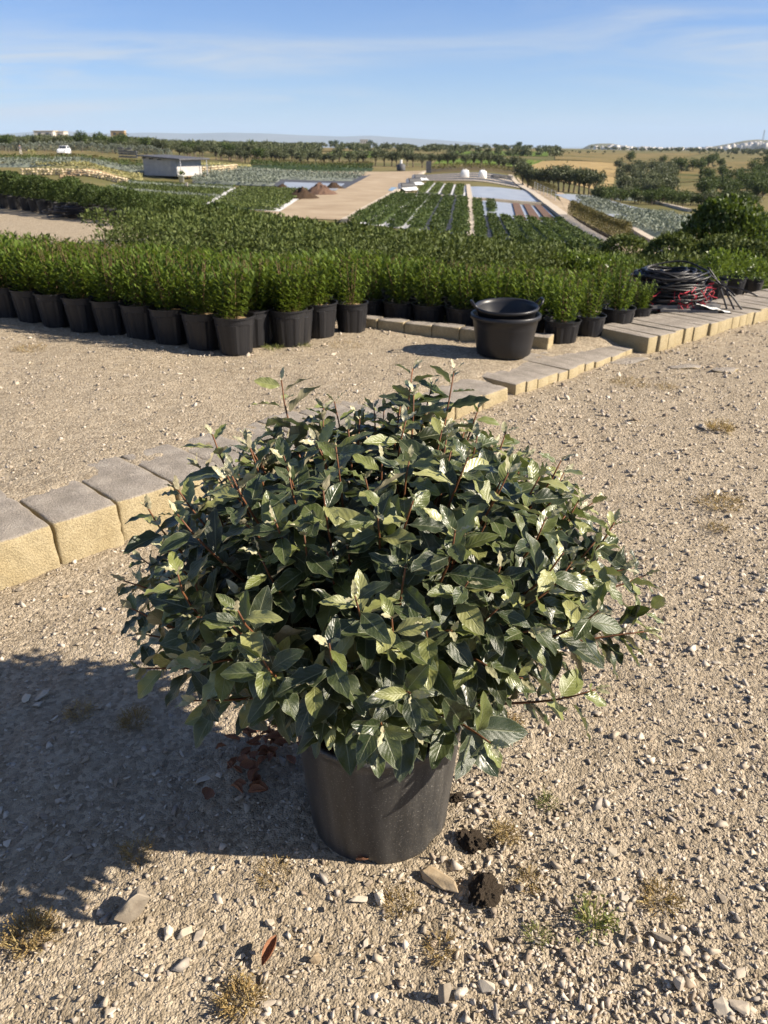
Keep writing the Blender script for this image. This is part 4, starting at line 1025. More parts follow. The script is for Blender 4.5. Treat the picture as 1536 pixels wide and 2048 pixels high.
# right: plastic sheeted beds
drape('plastic_bed', [P(940, 396), P(1078, 405), P(1052, 382), P(940, 374)], G['plastic_sheet'], .06, 10, 6, None, 'grey plastic-covered empty bed beyond the brown mulch strips', 'bed')
drape('plastic_bed', [P(962, 432), P(1046, 440), P(1026, 408), P(965, 402)], G['plastic_sheet'], .06, 8, 6, None, 'small grey plastic-covered bed next to the brown mulch strips', 'bed')
BQ = [P(1030, 443), P(1122, 447), P(1086, 413), P(1022, 408)]
drape('bed_field', BQ, G['plastic_sheet'], .05, 6, 6)
for k in range(3): drape('mulch_strip', strip_quad(BQ, k / 3 + .04, (k + 1) / 3 - .08), G['brown_mulch'], .16, 4, 8, None, f'brown mulch-filled strip, {ORD[k]} from the small grey plastic bed', 'mulch strip', 'brown mulch strips')
CQ = [P(946, 478), P(1222, 500), P(1128, 446), P(946, 432)]
drape('bed_field', CQ, G['mulch_fabric'], .05, 10, 8)
for k in range(7): crop('plant_bed', strip_quad(CQ, k / 7 + .01, (k + 1) / 7 - .035, 0, 1), .34, 1500, .15, G['dark_leaf'], f'dark green bed below the brown mulch strips, {ORD[k]} from the pale dividing kerb', 'plant bed', 'dark green beds below the mulch')
crop('plant_bed', [P(945, 434), P(968, 436), P(962, 404), P(945, 402)], .34, 900, .15, G['dark_leaf'], 'narrow dark green bed against the pale dividing kerb', 'plant bed', None)
crop('plant_bed', [P(974, 425), P(993, 426), P(990, 408), P(971, 406)], .4, 500, .15, G['dark_leaf'], 'lone dark green block of pots on the grey plastic', 'plant bed', None)
drape('mulch_fabric', [P(838, 362), P(1056, 380), P(1022, 352), P(852, 350)], G['mulch_fabric'], .05, 10, 6)
for k in range(4): drape('aisle', strip_quad([P(838, 362), P(1056, 380), P(1022, 352), P(852, 350)], .02, .98, k / 4 + .02, k / 4 + .08), G['kerb_concrete'], .1, 10, 2)
kerb_line([P(942, 478), P(940, 402), P(936, 372)], .5, .22, G['kerb_concrete'], 'pale concrete kerb dividing the striped field from the mulch strips')
kerb_line([P(790, 388), P(936, 399), P(1082, 411)], .5, .25, G['kerb_concrete'], 'long pale kerb crossing the field behind the striped beds')
kerb_line([P(690, 446), P(788, 388), P(850, 344)], .6, .25, G['kerb_concrete'], 'pale kerb along the right side of the dirt road')
kerb_line([P(1225, 500), P(1150, 455), P(1052, 381), P(1020, 352)], .8, .3, G['kerb_concrete'], 'long pale kerb along the right side of the beds')
drape('path', [P(1232, 506), P(1290, 512), P(1060, 372), P(1030, 352)], G['dirt_track'], .04, 4, 20)
drape('path', [P(1262, 510), P(1350, 512), P(1240, 448), P(1205, 452)], G['dirt_track'], .045, 4, 10)
drape('path', [P(1140, 440), P(1165, 440), P(1125, 386), P(1108, 384)], G['dirt_track'], .05, 4, 10)

# trees
def make_tree(seed, h, rad, nl, leaf, material, trunk_h, flat=.8, clumps=26):
    r = np.random.default_rng(seed); b = MB(); top = h * .55
    lean = r.normal(0, .05, 2)
    b.tube([(0, 0, -.1), (lean[0] * .4, lean[1] * .4, trunk_h * .6), (lean[0], lean[1], trunk_h), (lean[0] * 1.5, lean[1] * 1.5, top)], [h * .045, h * .036, h * .028, h * .01], 7)
    cc = unit(r.normal(size=(clumps, 3))); cc[:, 2] = cc[:, 2] * .9 + .1
    cc = cc * r.uniform(.35, .95, (clumps, 1)) * np.array([rad, rad, (h - trunk_h) / 2 * flat]) * .78 + np.array([0, 0, trunk_h + (h - trunk_h) * .52])
    for c in cc[:9]: b.tube([(lean[0], lean[1], trunk_h * .85), tuple(c * np.array([.5, .5, .8])), tuple(c)], [h * .018, h * .011, h * .004], 5)
    k = r.integers(0, clumps, nl); d = unit(r.normal(size=(nl, 3))); cr = rad * r.uniform(.24, .42, clumps)
    p_ = cc[k] + d * cr[k][:, None] * r.uniform(.4, 1.05, (nl, 1)); s = r.uniform(.6, 1.3, nl)
    v, f = leafquads(p_, d * .6 + unit(r.normal(size=(nl, 3))), d + r.normal(size=(nl, 3)) * .5, leaf * s, leaf * .55 * s)
    return b.mesh('trunk', G['bark']), mesh('crown', v, f, G[material]), (v, f)
OL = [make_tree(40 + k, 3.4, 1.75, 900, .3, 'olive_leaf', .9) for k in range(5)]
DT = [make_tree(60 + k, 4.2, 1.9, 900, .34, 'dark_leaf', .9) for k in range(3)]
def put_tree(name, kinds, x, y, s, label, cat, group, z=None):
    tr, cr, _ = random.choice(kinds); r = empty(name, (x, y, float(Z(x, y)) if z is None else z), random.uniform(0, 6.28), s); tag(r, label, cat, group)
    obj('trunk', tr, r); o = obj('crown', cr, r); o.scale = (1, 1, random.uniform(.88, 1.1)); return r
# rows of olives behind the beds
for k in range(34):
    px = 500 + k * 16.5 + random.gauss(0, 3); x, y, z = on(px, 196 + random.gauss(0, 4)); put_tree('olive_tree', OL, x, y, random.uniform(.9, 1.15), 'grey-green olive tree in the row across the end of the dirt road', 'tree', 'olive row across the road end')
for k in range(15):
    px = 1050 + k * 10.5; x, y, z = on(px, 138 - k * 1.2 + random.gauss(0, 1)); put_tree('olive_tree', OL, x, y, random.uniform(.95, 1.15), 'dark olive tree in the short row before the straw field', 'tree', 'olive row before the straw field', float(Z(x, y)))
far_parts = []
def far_tree(x, y, s, src):
    v, f = src; n = len(f); sel = rng.permutation(n)[:170]; a = rng.uniform(0, 6.28); c_, s_ = math.cos(a), math.sin(a)
    vv = v[f[sel].ravel()].copy().reshape(-1, 4, 3); m_ = vv.mean(1, keepdims=True); vv = (m_ + (vv - m_) * 2.0).reshape(-1, 3)
    vv = np.stack([vv[:, 0] * c_ - vv[:, 1] * s_, vv[:, 0] * s_ + vv[:, 1] * c_, vv[:, 2]], -1) * s + np.array([x, y, float(Z(x, y))])
    far_parts.append((vv, np.arange(len(vv)).reshape(-1, 4)))
for k in range(120):                                     # nearest ranks of the grove on the left terrace
    px = random.uniform(-40, 560); dist = random.uniform(178, 222); x, y, z = on(px, dist)
    put_tree('olive_tree', OL if random.random() < .8 else DT, x, y, random.uniform(.75, 1.05), 'olive tree in the front ranks of the grove above the shed', 'tree', 'front ranks of the olive grove')
for k in range(620):
    px = random.uniform(-60, 640); dist = math.exp(random.uniform(math.log(215), math.log(620))); x, y, z = on(px, dist); far_tree(x, y, random.uniform(.7, 1.15), random.choice(OL)[2])
for k in range(520):
    px = random.uniform(520, 1120); dist = math.exp(random.uniform(math.log(290), math.log(1500))); x, y, z = on(px, dist)
    if vnoise(x * .012, y * .006, 81) > .42: far_tree(x, y, random.uniform(.8, 1.3), random.choice(OL)[2])
for k in range(420):
    px = random.uniform(1180, 1580); dist = math.exp(random.uniform(math.log(380), math.log(2400))); x, y, z = on(px, dist)
    if vnoise(x * .01, y * .004, 82) > .45: far_tree(x, y, random.uniform(.8, 1.4), random.choice(OL)[2])
for k in range(260):
    px = random.uniform(1100, 1570); dist = math.exp(random.uniform(math.log(230), math.log(600))); x, y, z = on(px, dist)
    if vnoise(x * .03, y * .015, 84) > .5: far_tree(x, y, random.uniform(.25, .6), random.choice(OL)[2])
v, f = cat_vf(far_parts); tag(obj('olive_grove', mesh('olive_grove', v, f, G['olive_leaf'])), 'far olive groves covering the low rises below the horizon', 'grove', kind='stuff')
# fields beyond
drape('crop_field', [P(640, 312), P(745, 316), P(750, 303), P(665, 304)], G['crop_green'], .12, 8, 6)
drape('crop_field', [P(860, 334), P(1048, 336), P(1092, 321), P(880, 317)], G['crop_green'], .12, 12, 6)
drape('crop_field', [P(900, 312), P(1096, 313), P(1098, 304), P(905, 303)], G['crop_green'], .2, 12, 6)
drape('straw_field', [P(640, 303), P(705, 304), P(700, 297), P(645, 296)], G['straw'], .3, 6, 4)
drape('straw_field', [P(1050, 347), P(1222, 388), P(1236, 326), P(1066, 322)], G['ripe_straw'], .12, 14, 14)
drape('straw_field', [P(1110, 320), P(1320, 330), P(1420, 306), P(1110, 304)], G['straw'], .2, 14, 8)
drape('straw_field', [P(1250, 372), P(1560, 352), P(1560, 322), P(1255, 328)], G['straw'], .15, 14, 8)
# scrub and bushes on the right rise
FS = [make_tree(80 + k, 2.6, 1.7, 700, .3, 'olive_leaf', .2, 1.0) for k in range(3)]; FS2 = [make_tree(90 + k, 2.8, 1.7, 700, .3, 'dark_leaf', .2, 1.0) for k in range(3)]
for k in range(62):
    px = random.uniform(1236, 1345); py = random.uniform(340, 392); x, y, z = at(px, py); put_tree('scrub_bush', FS, x, y, random.uniform(.7, 1.3), 'grey-green scrub bush on the slope beyond the straw field', 'bush', 'scrub on the slope')
for k in range(60):
    px = random.uniform(1390, 1570); py = random.uniform(352, 396); x, y, z = at(px, py); put_tree('scrub_bush', FS2, x, y, random.uniform(.8, 1.3), 'dark bush in the thicket above the big round bush', 'bush', 'dark thicket')
for px, py, s in ((1352, 340, 1.6), (1362, 346, 1.5), (1385, 342, 1.5), (1402, 344, 1.5), (1415, 334, 1.7), (1425, 331, 1.5), (1260, 325, 1.6), (1325, 329, 1.3), (1440, 336, 1.3), (1505, 348, 1.5), (1535, 340, 2)):
    x, y, z = at(px, py); put_tree('scrub_bush', FS2, x, y, s * .9, 'round dark bush scattered on the dry grassy rise', 'bush', 'dark bushes on the dry rise')
for k in range(46):
    px = 1190 + k * 7 + random.gauss(0, 2); py = 403 + k * .28 + random.gauss(0, 1.5); x, y, z = at(px, py); put_tree('scrub_bush', FS2 if k % 3 else FS, x, y, random.uniform(.55, .8), 'bush in the green belt behind the right plastic beds', 'bush', 'green belt behind the right beds')
x, y, z = at(1398, 372); put_tree('cypress', [make_tree(99, 4, .5, 500, .25, 'dark_leaf', .3, 1.1)], x, y, 1.1, 'slim dark cypress standing alone before the thicket', 'tree', None)
# right-hand beds
RQ = [P(1240, 440), P(1385, 436), P(1190, 392), P(1108, 390)]
drape('plastic_bed', RQ, G['plastic_sheet'], .06, 10, 10, None, 'large grey plastic-covered bed beyond the brown-green hedge', 'bed')
crop('plant_bed', [P(1190, 428), P(1272, 430), P(1205, 404), P(1150, 400)], .55, 1800, .22, G['silver_leaf'], 'silvery shrub bed on the plastic beyond the brown-green hedge', 'plant bed', None)
crop('plant_bed', [P(1225, 446), P(1375, 500), P(1400, 446), P(1262, 428)], .55, 4200, .2, G['silver_leaf'], 'broad silvery shrub bed beside the tan path', 'plant bed', None)
crop('plant_bed', [P(1200, 396), P(1310, 402), P(1240, 386), P(1190, 384)], .6, 1500, .25, G['silver_leaf'], 'far strip of silvery plants behind the right plastic bed', 'plant bed', None)
kerb_line([P(1345, 512), P(1262, 462)], .5, .3, G['kerb_concrete'], 'pale kerb along the tan path by the silvery bed')
kerb_line([P(1380, 424), P(1300, 404), P(1210, 390)], .4, .3, G['kerb_concrete'], 'thin pale kerb behind the right plastic bed')
# brown-green clipped hedge (each plant its own) and the fence hedge behind it
HP = [mesh('foliage', *ball(420, .3, 1.2, .1, .045), G['reddish_leaf']) for _ in range(4)]
a_, b_ = np.array(P(1250, 494)), np.array(P(1142, 438))
for k in range(40):
    c = a_ + (b_ - a_) * k / 39; r = empty('hedge_shrub', (c[0], c[1], float(Z(*c))), random.uniform(0, 6), random.uniform(.92, 1.08)); tag(r, 'upright brown-green shrub in the tight row beside the tan path', 'shrub', 'brown-green hedge row')
    obj('foliage', random.choice(HP), r, (0, 0, .12)); obj('pot', POTM, r)
a_, b_ = np.array(P(1108, 396)), np.array(P(1040, 362))
for k in range(30):
    c = a_ + (b_ - a_) * k / 29; r = empty('hedge_shrub', (c[0], c[1], float(Z(*c))), random.uniform(0, 6), random.uniform(.95, 1.1)); tag(r, 'rusty shrub in the far row behind the wire gate', 'shrub', 'rusty far hedge row')
    obj('foliage', random.choice(HP), r, (0, 0, .12))
# wire gate between the two hedges
ga_, gb_ = np.array(P(1068, 384)), np.array(P(1110, 402)); gl = float(np.linalg.norm(gb_ - ga_)); gz = float(Z(*ga_)); gate = empty('wire_gate', (ga_[0], ga_[1], gz), math.atan2(*(gb_ - ga_)[::-1])); tag(gate, 'grey wire fence panel at the end of the rusty hedge', 'fence')
for i in range(7): MB().tube([(gl * i / 6, 0, 0), (gl * i / 6, 0, 1.3)], .03, 5).build('post', G['sheet_metal'], gate)
for j in range(5): MB().tube([(0, .035, .2 + .26 * j), (gl, .035, .2 + .26 * j)], .014, 4).build('rail', G['sheet_metal'], gate)

# big round bush at the right
cr_, lf = [], []
x, y, z = on(1462, 21.5)
bb = make_tree(77, 2.5, 1.2, 10, .1, 'tree_leaf', .35, 1.1, 40)
cl = unit(rng.normal(size=(46, 3))); cl = cl * np.array([.82, .82, .86]) + np.array([0, 0, 1.35]); bp = [ball(7000, 1.12, 2.45, .1, .06)]
for c in cl:
    v, f = ball(190, .34, .66, .1, .06); bp.append((v + c - np.array([0, 0, .33]), f))
bk = max(1.0, (.25 - z) / 2.5); br = empty('round_bush', (x, y, z - .05)); br.scale = (1.1, 1.1, bk); tag(br, 'large dense round glossy green bush beyond the ball shrubs', 'bush'); obj('trunk', bb[0], br); obj('crown', mesh('crown', *cat_vf(bp), G['tree_leaf']), br)
# small bushes by the bed edge
for px, dist, s, m_ in ((962, 31, .8, 'dark_leaf'), (1022, 30, .55, 'dark_leaf'), (1088, 29, .5, 'yellow_leaf')):
    x, y, z = on(px, dist); r = empty('low_bush', (x, y, z), 0, s); tag(r, {962: 'rounded dark bush rising over the hedge before the dividing kerb', 1022: 'small dark bush rising over the hedge before the mulch strips', 1088: 'small yellowish bush rising over the hedge'}[px], 'bush')
    obj('foliage', mesh('foliage', *ball(900, 1.0, 1.5, .12, .06), G[m_ if m_ != 'yellow_leaf' else 'tree_leaf']), r)

# ---------------------------------------------------------------- left of the road
LQ = [P(190, 384), P(560, 424), P(622, 382), P(262, 362)]
drape('bed_field', LQ, G['pale_strip'], .05, 12, 12)
for k in range(9):
    crop('plant_bed', strip_quad(LQ, 0, .62, k / 9 + .005, (k + 1) / 9 - .008), .32, 1500, .2, G['silver_leaf'] if k % 4 == 3 else G['dull_leaf'], 'wide grey-green plant bed in front of the shed', 'plant bed', 'grey-green beds before the shed')
    crop('plant_bed', strip_quad(LQ, .645, .99, k / 9 + .005, (k + 1) / 9 - .035), .3, 800, .2, G['dull_leaf'], 'grey-green bed between bright pale strips near the dirt road', 'plant bed', 'beds between pale strips')
SQ = [P(384, 368), P(690, 378), P(742, 350), P(392, 336)]
drape('mulch_fabric', SQ, G['mulch_fabric'], .05, 10, 8)
drape('plastic_bed', [P(562, 378), P(672, 382), P(690, 368), P(570, 365)], G['plastic_sheet'], .07, 8, 4, None, 'grey plastic-covered bed left of the dirt road', 'bed')
for k in range(5): crop('plant_bed', strip_quad(SQ, 0, .56 if k < 2 else .98, k / 5 + .02, (k + 1) / 5 - .03), .6, 1700, .26, G['silver_leaf'], 'silvery grey shrub bed to the right of the shed', 'plant bed', 'silvery beds by the shed')
drape('path', [P(500, 347), P(742, 352), P(765, 344), P(505, 335)], G['dirt_track'], .05, 10, 4)
for k, (y0, y1) in enumerate(((342, 333), (336, 328))):
    crop('plant_bed', [P(500, y0 - 6), P(742, y0 + 2), P(748, y1 + 3), P(505, y1 - 4)], .9, 2600, .3, G['dark_leaf'] if k == 0 else G['reddish_leaf'], ('long dark green row before the olive trees, left of the road end', 'long rusty green row tight under the olive trees, left of the road end')[k], 'plant bed', None)
crop('plant_bed', [P(858, 346), P(1030, 350), P(1032, 340), P(862, 336)], .9, 2200, .3, G['reddish_leaf'], 'long rusty green row under the olives, right of the road end', 'plant bed', None)
# the shed
s0, s1 = np.array(on(284, 121)[:2]), np.array(on(352, 117)[:2]); szz = float(Z(*s0)) - .05
sl_ = float(np.linalg.norm(s1 - s0)); sa = math.atan2(*(s1 - s0)[::-1])
shed = empty('shed', (s0[0], s0[1], szz), sa); tag(shed, 'low grey rendered shed with a dark overhanging sloped roof', 'shed')
sv = [(0, 0, 0), (sl_, 0, 0), (sl_, 4.5, 0), (0, 4.5, 0), (0, 0, 2.42), (sl_, 0, 2.12), (sl_, 4.5, 2.12), (0, 4.5, 2.42)]
MB().add(sv, [(0, 1, 5, 4), (1, 2, 6, 5), (2, 3, 7, 6), (3, 0, 4, 7)]).build('wall', G['render_wall'], shed)
rv = []
for zz_ in (0, .16):
    for x_, y_ in ((-.6, -.6), (sl_ + 1.2, -.6), (sl_ + 1.2, 5.1), (-.6, 5.1)): rv.append((x_, y_, 2.47 - .045 * x_ + zz_))
MB().add(rv, [(0, 3, 2, 1), (4, 5, 6, 7), (0, 1, 5, 4), (1, 2, 6, 5), (2, 3, 7, 6), (3, 0, 4, 7)]).build('roof', G['dark_roof'], shed)
MB().box((sl_ - .62, -.06, 1.0), (1.15, .08, 1.9)).build('door', G['sheet_metal'], shed)
for i in range(6): MB().box((sl_ - 1.1 + i * .19, -.12, 1.0), (.03, .03, 1.94)).build('door_rib', G['sheet_metal'], shed)
for x_ in (.6, 2.2, 3.8): MB().box((x_, -.3, 2.3 - .045 * x_), (.1, .7, .14)).build('rafter', G['dark_roof'], shed)
MB().tube([(sl_ + 1.0, -.3, 0), (sl_ + 1.0, -.3, 2.1)], .06, 8).build('post', G['sheet_metal'], shed)
MB().tube([(sl_ + 1.0, 4.6, 0), (sl_ + 1.0, 4.6, 2.1)], .06, 8).build('post', G['sheet_metal'], shed)
x, y, z = at(367, 364); pr = empty('potted_plant', (x, y - 1, z)); tag(pr, 'small plant in a white tub at the shed door', 'potted plant')
MB().lathe([(0, 0), (.32, 0), (.4, .8), (.44, .8), (.44, .86), (.36, .86), (.34, .7), (0, .7)], 20).build('pot', G['white_plastic'], pr, True); obj('foliage', mesh('foliage', *shrub_mound(200, .5, .7, .2, .09), G['tree_leaf']), pr, (0, 0, .7))
wb = wbox('white_post', (*at(374, 379)[:2], at(374, 379)[2]), (.3, .3, .75), 0, G['concrete']); tag(wb, 'short pale block standing in the grey-green bed before the shed', 'post')
# terrace retaining walls: rough cream stones, each one a piece
STW = []
for k in range(6):
    v, f = hull_stone(12, 700 + k, .8, False); STW.append(mesh('stone', v, f, G['cream_stone']))
def rubble_wall(pxs, dists, courses, size, label):
    pts = [np.array(on(a, d)[:2]) for a, d in zip(pxs, dists)]; r0 = pts[0]; z0 = float(Z(*r0)); root = empty('rubble_wall', (r0[0], r0[1], z0)); tag(root, label, 'wall')
    seg = [np.linalg.norm(b - a) for a, b in zip(pts[:-1], pts[1:])]; tot = sum(seg); n = int(tot / (size * 1.25))
    for i in range(n):
        s = tot * (i + .5) / n; k = 0
        while s > seg[k]: s -= seg[k]; k += 1
        c = pts[k] + (pts[k + 1] - pts[k]) * s / seg[k]; zg = float(Z(*c))
        for j in range(courses):
            o = obj('stone', random.choice(STW), root, (c[0] - r0[0] + random.gauss(0, .06), c[1] - r0[1] + random.gauss(0, .06), zg - z0 + size * (.35 + j * .72)), random.uniform(0, 6)); o.scale = (size * random.uniform(.85, 1.15), size * .9, size * .62)
rubble_wall((36, 130, 250), (106, 106, 104), 3, .36, 'cream rubble retaining wall left of the shed')
rubble_wall((376, 420, 470), (128, 131, 140), 4, .42, 'cream rubble wall on the bank right of the shed')
drape('earth_bank', [P(120, 357), P(262, 363), P(258, 351), P(120, 350)], G['bank_earth'], .1, 8, 4)
drape('earth_bank', [P(376, 356), P(440, 352), P(470, 335), P(378, 338)], G['bank_earth'], .15, 8, 6)
# terrace planting above the walls
for px0_, px1_, d0, d1, h_, m_, lb in ((-20, 140, 113, 118, .8, 'silver_leaf', 'silvery hedge on the terrace at the left'), (60, 280, 112.5, 116, .55, 'yellow_leaf', 'yellowish grasses along the terrace wall top'), (110, 330, 124, 129, .5, 'silver_leaf', 'thin silvery bed on the left terrace'), (-20, 330, 134, 142, .45, 'dull_leaf', 'low green bed on the upper terrace'), (380, 500, 150, 156, .5, 'yellow_leaf', 'dry yellow grass above the bank by the shed')):
    crop('plant_bed', [on(px0_, d0), on(px1_, d0), on(px1_, d1), on(px0_, d1)], h_, 1500, .28, G[m_], lb, 'plant bed', None)
FSV = [mesh('foliage', *ball(240, .5, 1.9, .26, .1), G['silver_leaf']) for _ in range(3)]
for k in range(62):
    x, y, z = on(-20 + k * 5.9 + random.gauss(0, .8), 170 + random.gauss(0, 1)); r = empty('young_tree', (x, y, z), random.uniform(0, 6), random.uniform(.75, 1.05)); tag(r, 'silvery young upright tree in the row before the olive grove', 'tree', 'silvery young trees before the grove'); obj('foliage', random.choice(FSV), r, (0, 0, .1))
FDK = mesh('foliage', *ball(160, .5, 1.0, .2, .09), G['reddish_leaf'])
for px, d in ((102, 128), (147, 130), (190, 131), (228, 132), (262, 134)):
    x, y, z = on(px, d); r = empty('low_bush', (x, y, z)); tag(r, 'small dark reddish bush standing on the left terrace', 'bush', 'dark reddish bushes on the terrace'); obj('foliage', FDK, r)
# bulk bags, rolls, mulch heaps
def blob(seed, n=3, amp=.25):
    bm = bmesh.new(); bmesh.ops.create_cube(bm, size=2); bmesh.ops.subdivide_edges(bm, edges=bm.edges[:], cuts=4, use_grid_fill=True)
    for v in bm.verts:
        q = v.co; s = Vector((q.x, q.y, q.z)); l = s.normalized(); v.co = s.lerp(l * 1.2, .55); v.co *= 1 + amp * (float(vnoise(q.x * 1.6 + q.z, q.y * 1.6, seed)) - .5)
    me = bpy.data.meshes.new('bag'); bm.to_mesh(me); bm.free(); return me
for k, (px, py) in enumerate(((929, 356), (965, 357))):
    x, y, z = at(px, py); me = blob(500 + k); me.materials.append(G['white_plastic']); me.polygons.foreach_set('use_smooth', np.ones(len(me.polygons), bool))
    r = empty('bulk_bag', (x, y, z)); tag(r, ('white bulk bag on the dark fabric, nearer the dirt road', 'white bulk bag on the dark fabric, nearer the pallets')[k], 'bag'); o = obj('bag', me, r, (0, 0, .55)); o.scale = (.62, .62, .62)
    for q in range(4): MB().tube([(.4 * math.cos(q * 1.57 + .78), .4 * math.sin(q * 1.57 + .78), 1.05), (.3 * math.cos(q * 1.57 + .9), .3 * math.sin(q * 1.57 + .9), 1.35), (.4 * math.cos(q * 1.57 + 1.1), .4 * math.sin(q * 1.57 + 1.1), 1.05)], .03, 4).build('lifting_loop', G['white_plastic'], r)
for k, (px, py) in enumerate(((990, 357), (1005, 358), (1018, 358))):
    x, y, z = at(px, py); r = empty('pallet_stack', (x, y, z), .3); tag(r, 'dark stack of pallets at the end of the dark fabric', 'pallets', 'dark pallet stacks')
    for j in range(4):
        for i in range(5): MB().box(((i - 2) * .24, 0, .1 + j * .16), (.18, 1.1, .04)).build('slat', G['grey_board'], r)
        for i in (-1, 0, 1): MB().box((0, i * .48, .045 + j * .16), (1.16, .1, .07)).build('bearer', G['grey_board'], r)
for k, (px, py) in enumerate(((814, 382), (828, 371), (838, 362))):
    x, y, z = at(px, py); r = empty('fabric_roll', (x, y, z), .5); tag(r, ('black and white sheeting roll beside the puddle', 'black and white sheeting roll in the middle of the three by the road', 'black and white sheeting roll farthest up the road kerb')[k], 'roll')
    MB().tube([(-.9, 0, .45), (.9, 0, .45)], .45, 14).build('roll', G['mulch_fabric'], r); MB().tube([(-.95, .1, .5), (-.93, .1, .5)], .4, 12).build('core', G['white_plastic'], r)
    dv = [(-1 + 2 * i / 6, -1.3 + .9 * j / 3, .04 + .14 * float(vnoise(i * .9 + k, j * .9, 44)) + .1 * j) for j in range(4) for i in range(7)]
    MB().add(dv, [(j * 7 + i, j * 7 + i + 1, (j + 1) * 7 + i + 1, (j + 1) * 7 + i) for j in range(3) for i in range(6)]).build('loose_sheet', G['white_plastic'], r)
for px, py, w, lb, m_ in ((605, 397, 1.7, 'dark heap at the left edge of the dirt road', 'soil'), (640, 389, 1.9, 'reddish brown mulch heap at the left edge of the dirt road', 'brown_mulch'), (668, 377, 1.3, 'small dark heap beside the grey plastic bed', 'soil'), (565, 375, .8, 'low dark heap at the corner of the silvery beds', 'soil')):
    x, y, z = at(px, py); hb = MB().lathe([(w * r_, w * .55 * (1 - r_ ** 1.3)) for r_ in (1.0, .92, .8, .65, .5, .35, .2, .08, 0.001)], 28)
    hb.v = [(a_ * (1 + .3 * (float(vnoise(a_ * 2, b_ * 2, 5)) - .5)), b_ * .8, max(0, c_ * (1 + .5 * (float(vnoise(a_ * 3.3 + px, b_ * 3.3, 6)) - .5))) - .02) for a_, b_, c_ in hb.v]
    o = hb.build('mulch_heap', G[m_], None, False, (x, y, z)); tag(o, lb, 'heap')
x, y, z = at(857, 346); o = wbox('gate_post', (x, y, z), (.9, .9, 2.0), 0, G['dark_roof']); tag(o, 'square dark block at the far right end of the dirt road', 'post')
# pump cart at the far end of the road
x, y, z = at(802, 342); r = empty('water_tank', (x, y, z)); tag(r, 'small dark tank with a white cap at the end of the dirt road', 'tank'); MB().lathe([(0, 0), (.8, 0), (.85, .2), (.85, 1.0), (.6, 1.25), (.25, 1.35), (0, 1.35)], 20).build('tank', G['dark_roof'], r, True); MB().lathe([(.24, 1.36), (.24, 2.0), (0, 2.0)], 12).build('cap', G['white_plastic'], r)

# the white car on the upper terrace, nose to the camera
x, y, z = on(128, 160); car = empty('car', (x, y, z), .12); tag(car, 'white car parked on the upper terrace before the silvery trees', 'car')
def loft(secs, name, material, parent):
    b = MB(); n = len(secs[0]); v = [q for s in secs for q in s]; f = [(i * n + k, i * n + (k + 1) % n, (i + 1) * n + (k + 1) % n, (i + 1) * n + k) for i in range(len(secs) - 1) for k in range(n)] + [tuple(range(n)), tuple(range((len(secs) - 1) * n, len(secs) * n))[::-1]]
    return b.add(v, f).build(name, material, parent, False)
def sec(y_, w, zb, zt): return [(-w, y_, zb), (-w * 1.02, y_, (zb + zt) / 2), (-w * .93, y_, zt), (w * .93, y_, zt), (w * 1.02, y_, (zb + zt) / 2), (w, y_, zb)]
loft([sec(-1.95, .72, .3, .62), sec(-1.8, .85, .22, .78), sec(-.8, .88, .2, .95), sec(1.2, .88, .2, 1.0), sec(1.85, .84, .25, .98), sec(1.95, .78, .35, .85)], 'body', G['car_paint'], car)
loft([sec(-.75, .74, .95, .97), sec(-.1, .66, .95, 1.46), sec(1.2, .66, .98, 1.48), sec(1.75, .72, .98, 1.02)], 'cabin', G['car_paint'], car)
MB().add([(-.66, -.735, 1.0), (.66, -.735, 1.0), (.58, -.16, 1.42), (-.58, -.16, 1.42)], [(0, 1, 2, 3)]).build('windscreen', G['car_glass'], car, loc=(0, -.02, .015))
for sx in (-1, 1):
    MB().add([(sx * .745, -.35, 1.03), (sx * .745, 1.2, 1.03), (sx * .68, 1.1, 1.4), (sx * .68, -.05, 1.4)], [(0, 1, 2, 3)]).build('side_window', G['car_glass'], car)
    MB().box((sx * .62, -1.9, .66), (.3, .1, .14)).build('headlight', G['sheet_metal'], car)
    for y_ in (-1.25, 1.25): w_ = MB().tube([(sx * .72, y_, .31), (sx * .9, y_, .31)], .31, 18).build('wheel', G['rubber'], car); MB().tube([(sx * .905, y_, .31), (sx * .915, y_, .31)], .18, 12).build('rim', G['sheet_metal'], w_)
